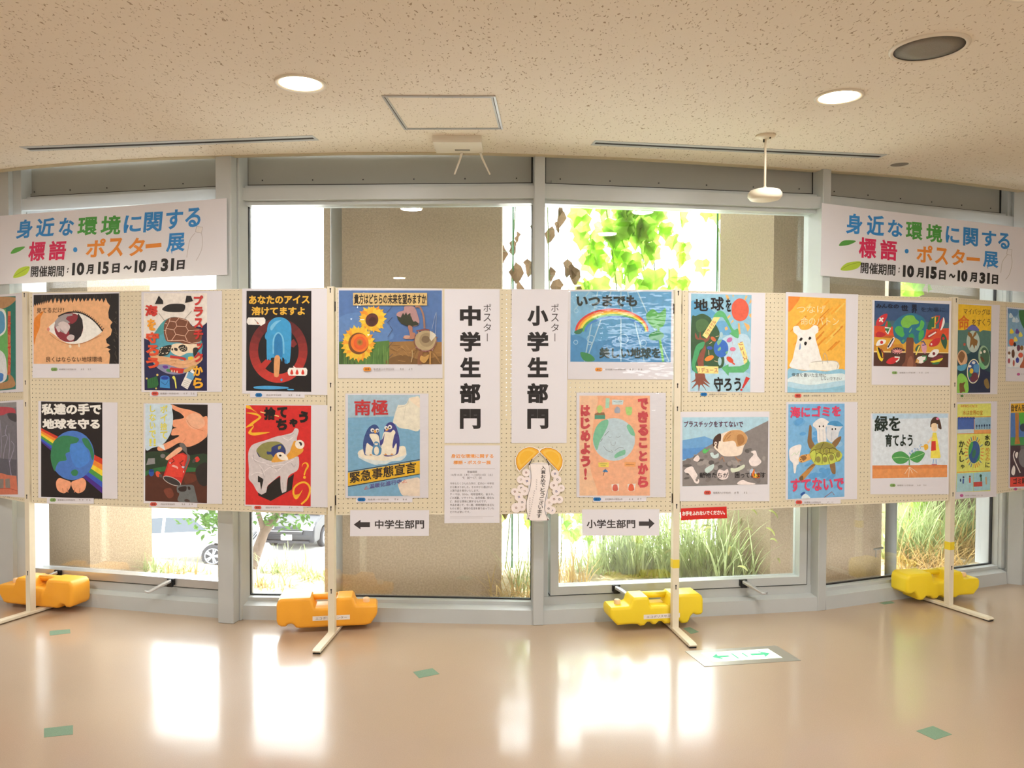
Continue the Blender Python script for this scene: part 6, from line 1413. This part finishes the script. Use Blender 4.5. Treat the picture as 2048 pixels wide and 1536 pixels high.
A.G('#a8d4dc', '225 1115 440 1105 440 1350 215 1362').G('#a0d0dc', '445 1105 672 1090 665 1335 445 1350').G('#c0504a', '445 1230 560 1222 562 1285 445 1292').E('#3a4a6a', 310, 1165, 12, 14).K('#4a6aa8', 22, '308 1185 305 1250', 0).E('#8a5a44', 395, 1155, 12, 12).K('#d8563a', 22, '395 1170 395 1240', 0).E('#2c4a3a', 540, 1145, 16, 20).K('#3c6a4a', 18, '545 1165 545 1220', 0).K('#c8a880', 18, '610 1160 615 1260', 0).E('#26406a', 270, 1205, 10, 22)
A.T('#d0502c', 'みずのだいじなこと', 272, 195, 495, 232, .01).T('#c88a30', '水は世界の宝', 300, 270, 565, 335, .01)
A.V_('#1e2a1e', 'かんしゃ', 250, 670, 325, 1070, .02).V_('#1e2a1e', '水の', 592, 595, 662, 755, .03).V_('#d88a3c', 'めぐみ', 602, 765, 660, 950, .0).V_('#1e2a1e', 'に', 602, 960, 658, 1040, .01)
A.cap(PK_, '', 262, 1390, 308, 1428, '志村第二小学校3年', 332, 478, [(495, 525), (542, 568)]).done()
A = Sheet(4, 1880, 780, 6.679, '928 160 1700 118 1690 1345 915 1310', 'poster of a tree above dark ground with litter, cut off at the far right, bottom')
A.G('#4a3a44', '945 182 1650 150 1650 1270 933 1295').G('#e8b93a', '945 182 1650 150 1650 290 943 305').G('#4f7cc0', '945 305 1650 290 1650 720 945 740').G('#4a9a58', '945 632 1650 610 1650 725 945 742').G('#b8803e', '1002 308 1055 306 1050 620 1072 720 995 728 1008 600').S('#58b848', '1058 330 1100 300 1650 300 1650 540 1130 480 1070 440').E('#3a4a5a', 1110, 500, 44, 54).G('#4a3a44', '945 742 1650 720 1650 1170 940 1165').E('#7c7c80', 1130, 900, 82, 135).R_('#6a6a6e', 1075, 745, 1200, 790).K('#eae6e4', 13, '997 815 980 870 1000 950 1070 1105').S('#eae6e4', '1000 870 1020 830 1042 840 1025 912').S('#eae6e4', '955 1070 985 1005 1005 1060 990 1138 955 1120').G('#dd4c42', '940 1165 1650 1135 1650 1270 933 1295')
A.T('#1e1a1a', '自ぜんを', 950, 195, 1130, 288, .025, -10).T('#1e1a1a', 'ゴミ箱', 975, 1178, 1150, 1262, .025, -10)
A.cap(PK_, '', 988, 1305, 1028, 1340, '', 0, 0, [(1048, 1085)]).done()

# ============================================================ banners hung across the upper windows
def banner(bay, ox, oy, k, quad, label, X):
    """X maps a left-banner position to this banner (origin, along, down)"""
    a, b = bay; t = (b - a).normalized(); n = Vector((t.y, -t.x))
    w = (a, b, .008, Matrix(((t.x, 0, n.x), (t.y, 0, n.y), (0, 1, 0))))
    A = Sheet(w, ox, oy, k, quad, label, 'banner', 'banner', off=.004)
    q = pairs(quad)
    def m(u, v): return ((q[0][0] * (1 - u) + q[1][0] * u) * (1 - v) + (q[3][0] * (1 - u) + q[2][0] * u) * v, (q[0][1] * (1 - u) + q[1][1] * u) * (1 - v) + (q[3][1] * (1 - u) + q[2][1] * u) * v)
    def text(col, s, c0, c1, bd, sk=0.0):
        """c0, c1: measured top-left and bottom-right, in the grid of this banner, with the slope of the sheet"""
        A.T(col, s, c0[0], c0[1], c1[0], c1[1], bd, c0[2], sk)
    X(A, text)
    A.done(flat=True, picture='bottle_drawing')
BLU, GRE, RED, ORA = '#2f86cc', '#4a9c46', '#cf2858', '#e08a34'
def leafy(A, p1, c1, p2, c2): A.S(c1, p1).S(c2, p2)
def X1(A, t):
    for ch, x0, y0, x1, y1, c in (('身', 125, 560, 255, 712, BLU), ('近', 282, 548, 430, 700, BLU), ('な', 465, 545, 585, 690, BLU), ('環', 615, 540, 775, 688, GRE), ('境', 800, 528, 960, 685, GRE), ('に', 985, 525, 1125, 665, BLU), ('関', 1145, 500, 1290, 660, BLU), ('す', 1320, 480, 1455, 640, BLU), ('る', 1475, 465, 1600, 622, BLU),
                              ('標', 222, 735, 355, 892, RED), ('語', 385, 728, 522, 885, RED), ('ポ', 682, 715, 835, 862, ORA), ('ス', 855, 708, 980, 858, ORA), ('タ', 1020, 705, 1150, 852, ORA), ('展', 1325, 668, 1475, 838, BLU)): A.T(c, ch, x0, y0, x1, y1, .03, -8, 14)
    A.E(BLU, 602, 798, 17, 20).flush('lettering_dot'); A.G(ORA, '1165 755 1290 742 1292 775 1165 788').flush('lettering_bar')
    for s, x0, y0, x1, y1, bd in (('開催期間', 245, 928, 510, 1018, .02), (':', 535, 945, 545, 985, .05), ('10', 575, 903, 672, 1005, .05), ('月', 688, 918, 745, 998, .05), ('15', 782, 895, 868, 996, .05), ('日', 895, 910, 955, 985, .05), ('～', 985, 925, 1052, 960, .05), ('10', 1075, 882, 1165, 984, .05), ('月', 1188, 890, 1252, 972, .05), ('31', 1285, 868, 1390, 972, .05), ('日', 1412, 882, 1475, 958, .05)): A.T('#201c1e', s, x0, y0, x1, y1, bd, -4, 6)
    A.S('#5aa646', '85 825 120 785 200 773 165 805 110 828').flush('leaf_drawing'); A.S('#b4cf3c', '105 1018 150 950 235 932 215 990 150 1018').K('#86a030', 4, '110 1012 170 975 230 938').flush('leaf_drawing')
    A.K('#a8a0a0', 3, '1560 665 1520 720 1500 820 1495 860').K('#a8a0a0', 3, '1612 665 1620 720 1612 800 1570 885').G('#dcd8d8', '1572 612 1622 618 1612 665 1565 655').K('#8a8486', 3, '1572 612 1622 618 1612 665 1565 655 1572 612', 0)
banner((LW[1] + ldir * .2, MULL[0][1]), 0, 300, 4.0, '-230 545 1815 385 1818 998 -230 1085', 'white title banner with coloured lettering across the left window', X1)
def X2(A, t):
    for ch, x0, y0, x1, y1, c in (('身', 418, 392, 570, 580, BLU), ('近', 608, 408, 768, 596, BLU), ('な', 800, 450, 938, 605, BLU), ('環', 965, 468, 1120, 632, GRE), ('境', 1150, 488, 1298, 655, GRE), ('に', 1330, 510, 1455, 662, BLU), ('関', 1490, 522, 1625, 690, BLU), ('す', 1660, 550, 1790, 695, BLU), ('る', 1808, 568, 1915, 715, BLU),
                              ('標', 535, 612, 695, 800, RED), ('語', 732, 632, 885, 818, RED), ('ポ', 1062, 680, 1208, 840, ORA), ('ス', 1232, 705, 1352, 858, ORA), ('タ', 1380, 718, 1505, 868, ORA), ('展', 1670, 738, 1812, 905, BLU)): A.T(c, ch, x0, y0, x1, y1, .03, 14, 4)
    A.E(BLU, 975, 742, 18, 21).flush('lettering_dot'); A.G(ORA, '1522 795 1645 805 1645 835 1522 825').flush('lettering_bar')
    for s, x0, y0, x1, y1, bd, d in (('開催期間', 552, 842, 870, 945, .02, 24), (':', 898, 890, 908, 940, .05, 0), ('10', 938, 868, 1040, 978, .06, 6), ('月', 1062, 892, 1128, 982, .05, 6), ('15', 1150, 880, 1248, 992, .06, 6), ('日', 1268, 915, 1330, 1000, .05, 4), ('～', 1358, 945, 1418, 985, .05, 6), ('10', 1438, 915, 1528, 1018, .06, 6), ('月', 1548, 935, 1615, 1025, .05, 4), ('31', 1638, 935, 1732, 1038, .06, 5), ('日', 1752, 955, 1808, 1042, .05, 4)): A.T('#1c181a', s, x0, y0, x1, y1, bd, d, 4)
    A.S('#4f9440', '355 690 400 645 510 648 460 680 400 692').flush('leaf_drawing'); A.S('#a9c43a', '370 910 430 850 555 838 530 895 440 920').K('#7a9430', 4, '375 908 450 868 550 842').flush('leaf_drawing')
    A.K('#9a9488', 3, '1895 775 1850 840 1835 940').K('#9a9488', 3, '1930 780 1938 850 1915 950 1880 1000').K('#8a8478', 3, '1895 720 1938 728 1930 780 1890 770 1895 720', 0)
banner((MULL[2][0], RW[1]), 1600, 340, 4.571, '200 302 2090 535 2085 1118 188 966', 'white title banner with coloured lettering across the right window', X2)

# stickers on the tanks: エコポリスセンター in small grey letters
for s_, xs in TEXT_LATER:
    V, T = glyphs('エコポリスセンター', .0)
    me = bpy.data.meshes.new('sticker_text')
    w = xs[1] - xs[0]
    me.from_pydata([(xs[0] + w * (.08 + .84 * u), -TANKD / 2 - .0011, .0455 + .013 * v) for u, v in V], [], T)
    link('sticker_text', me, mat('grey_print', '#6a6462', .6), s_)
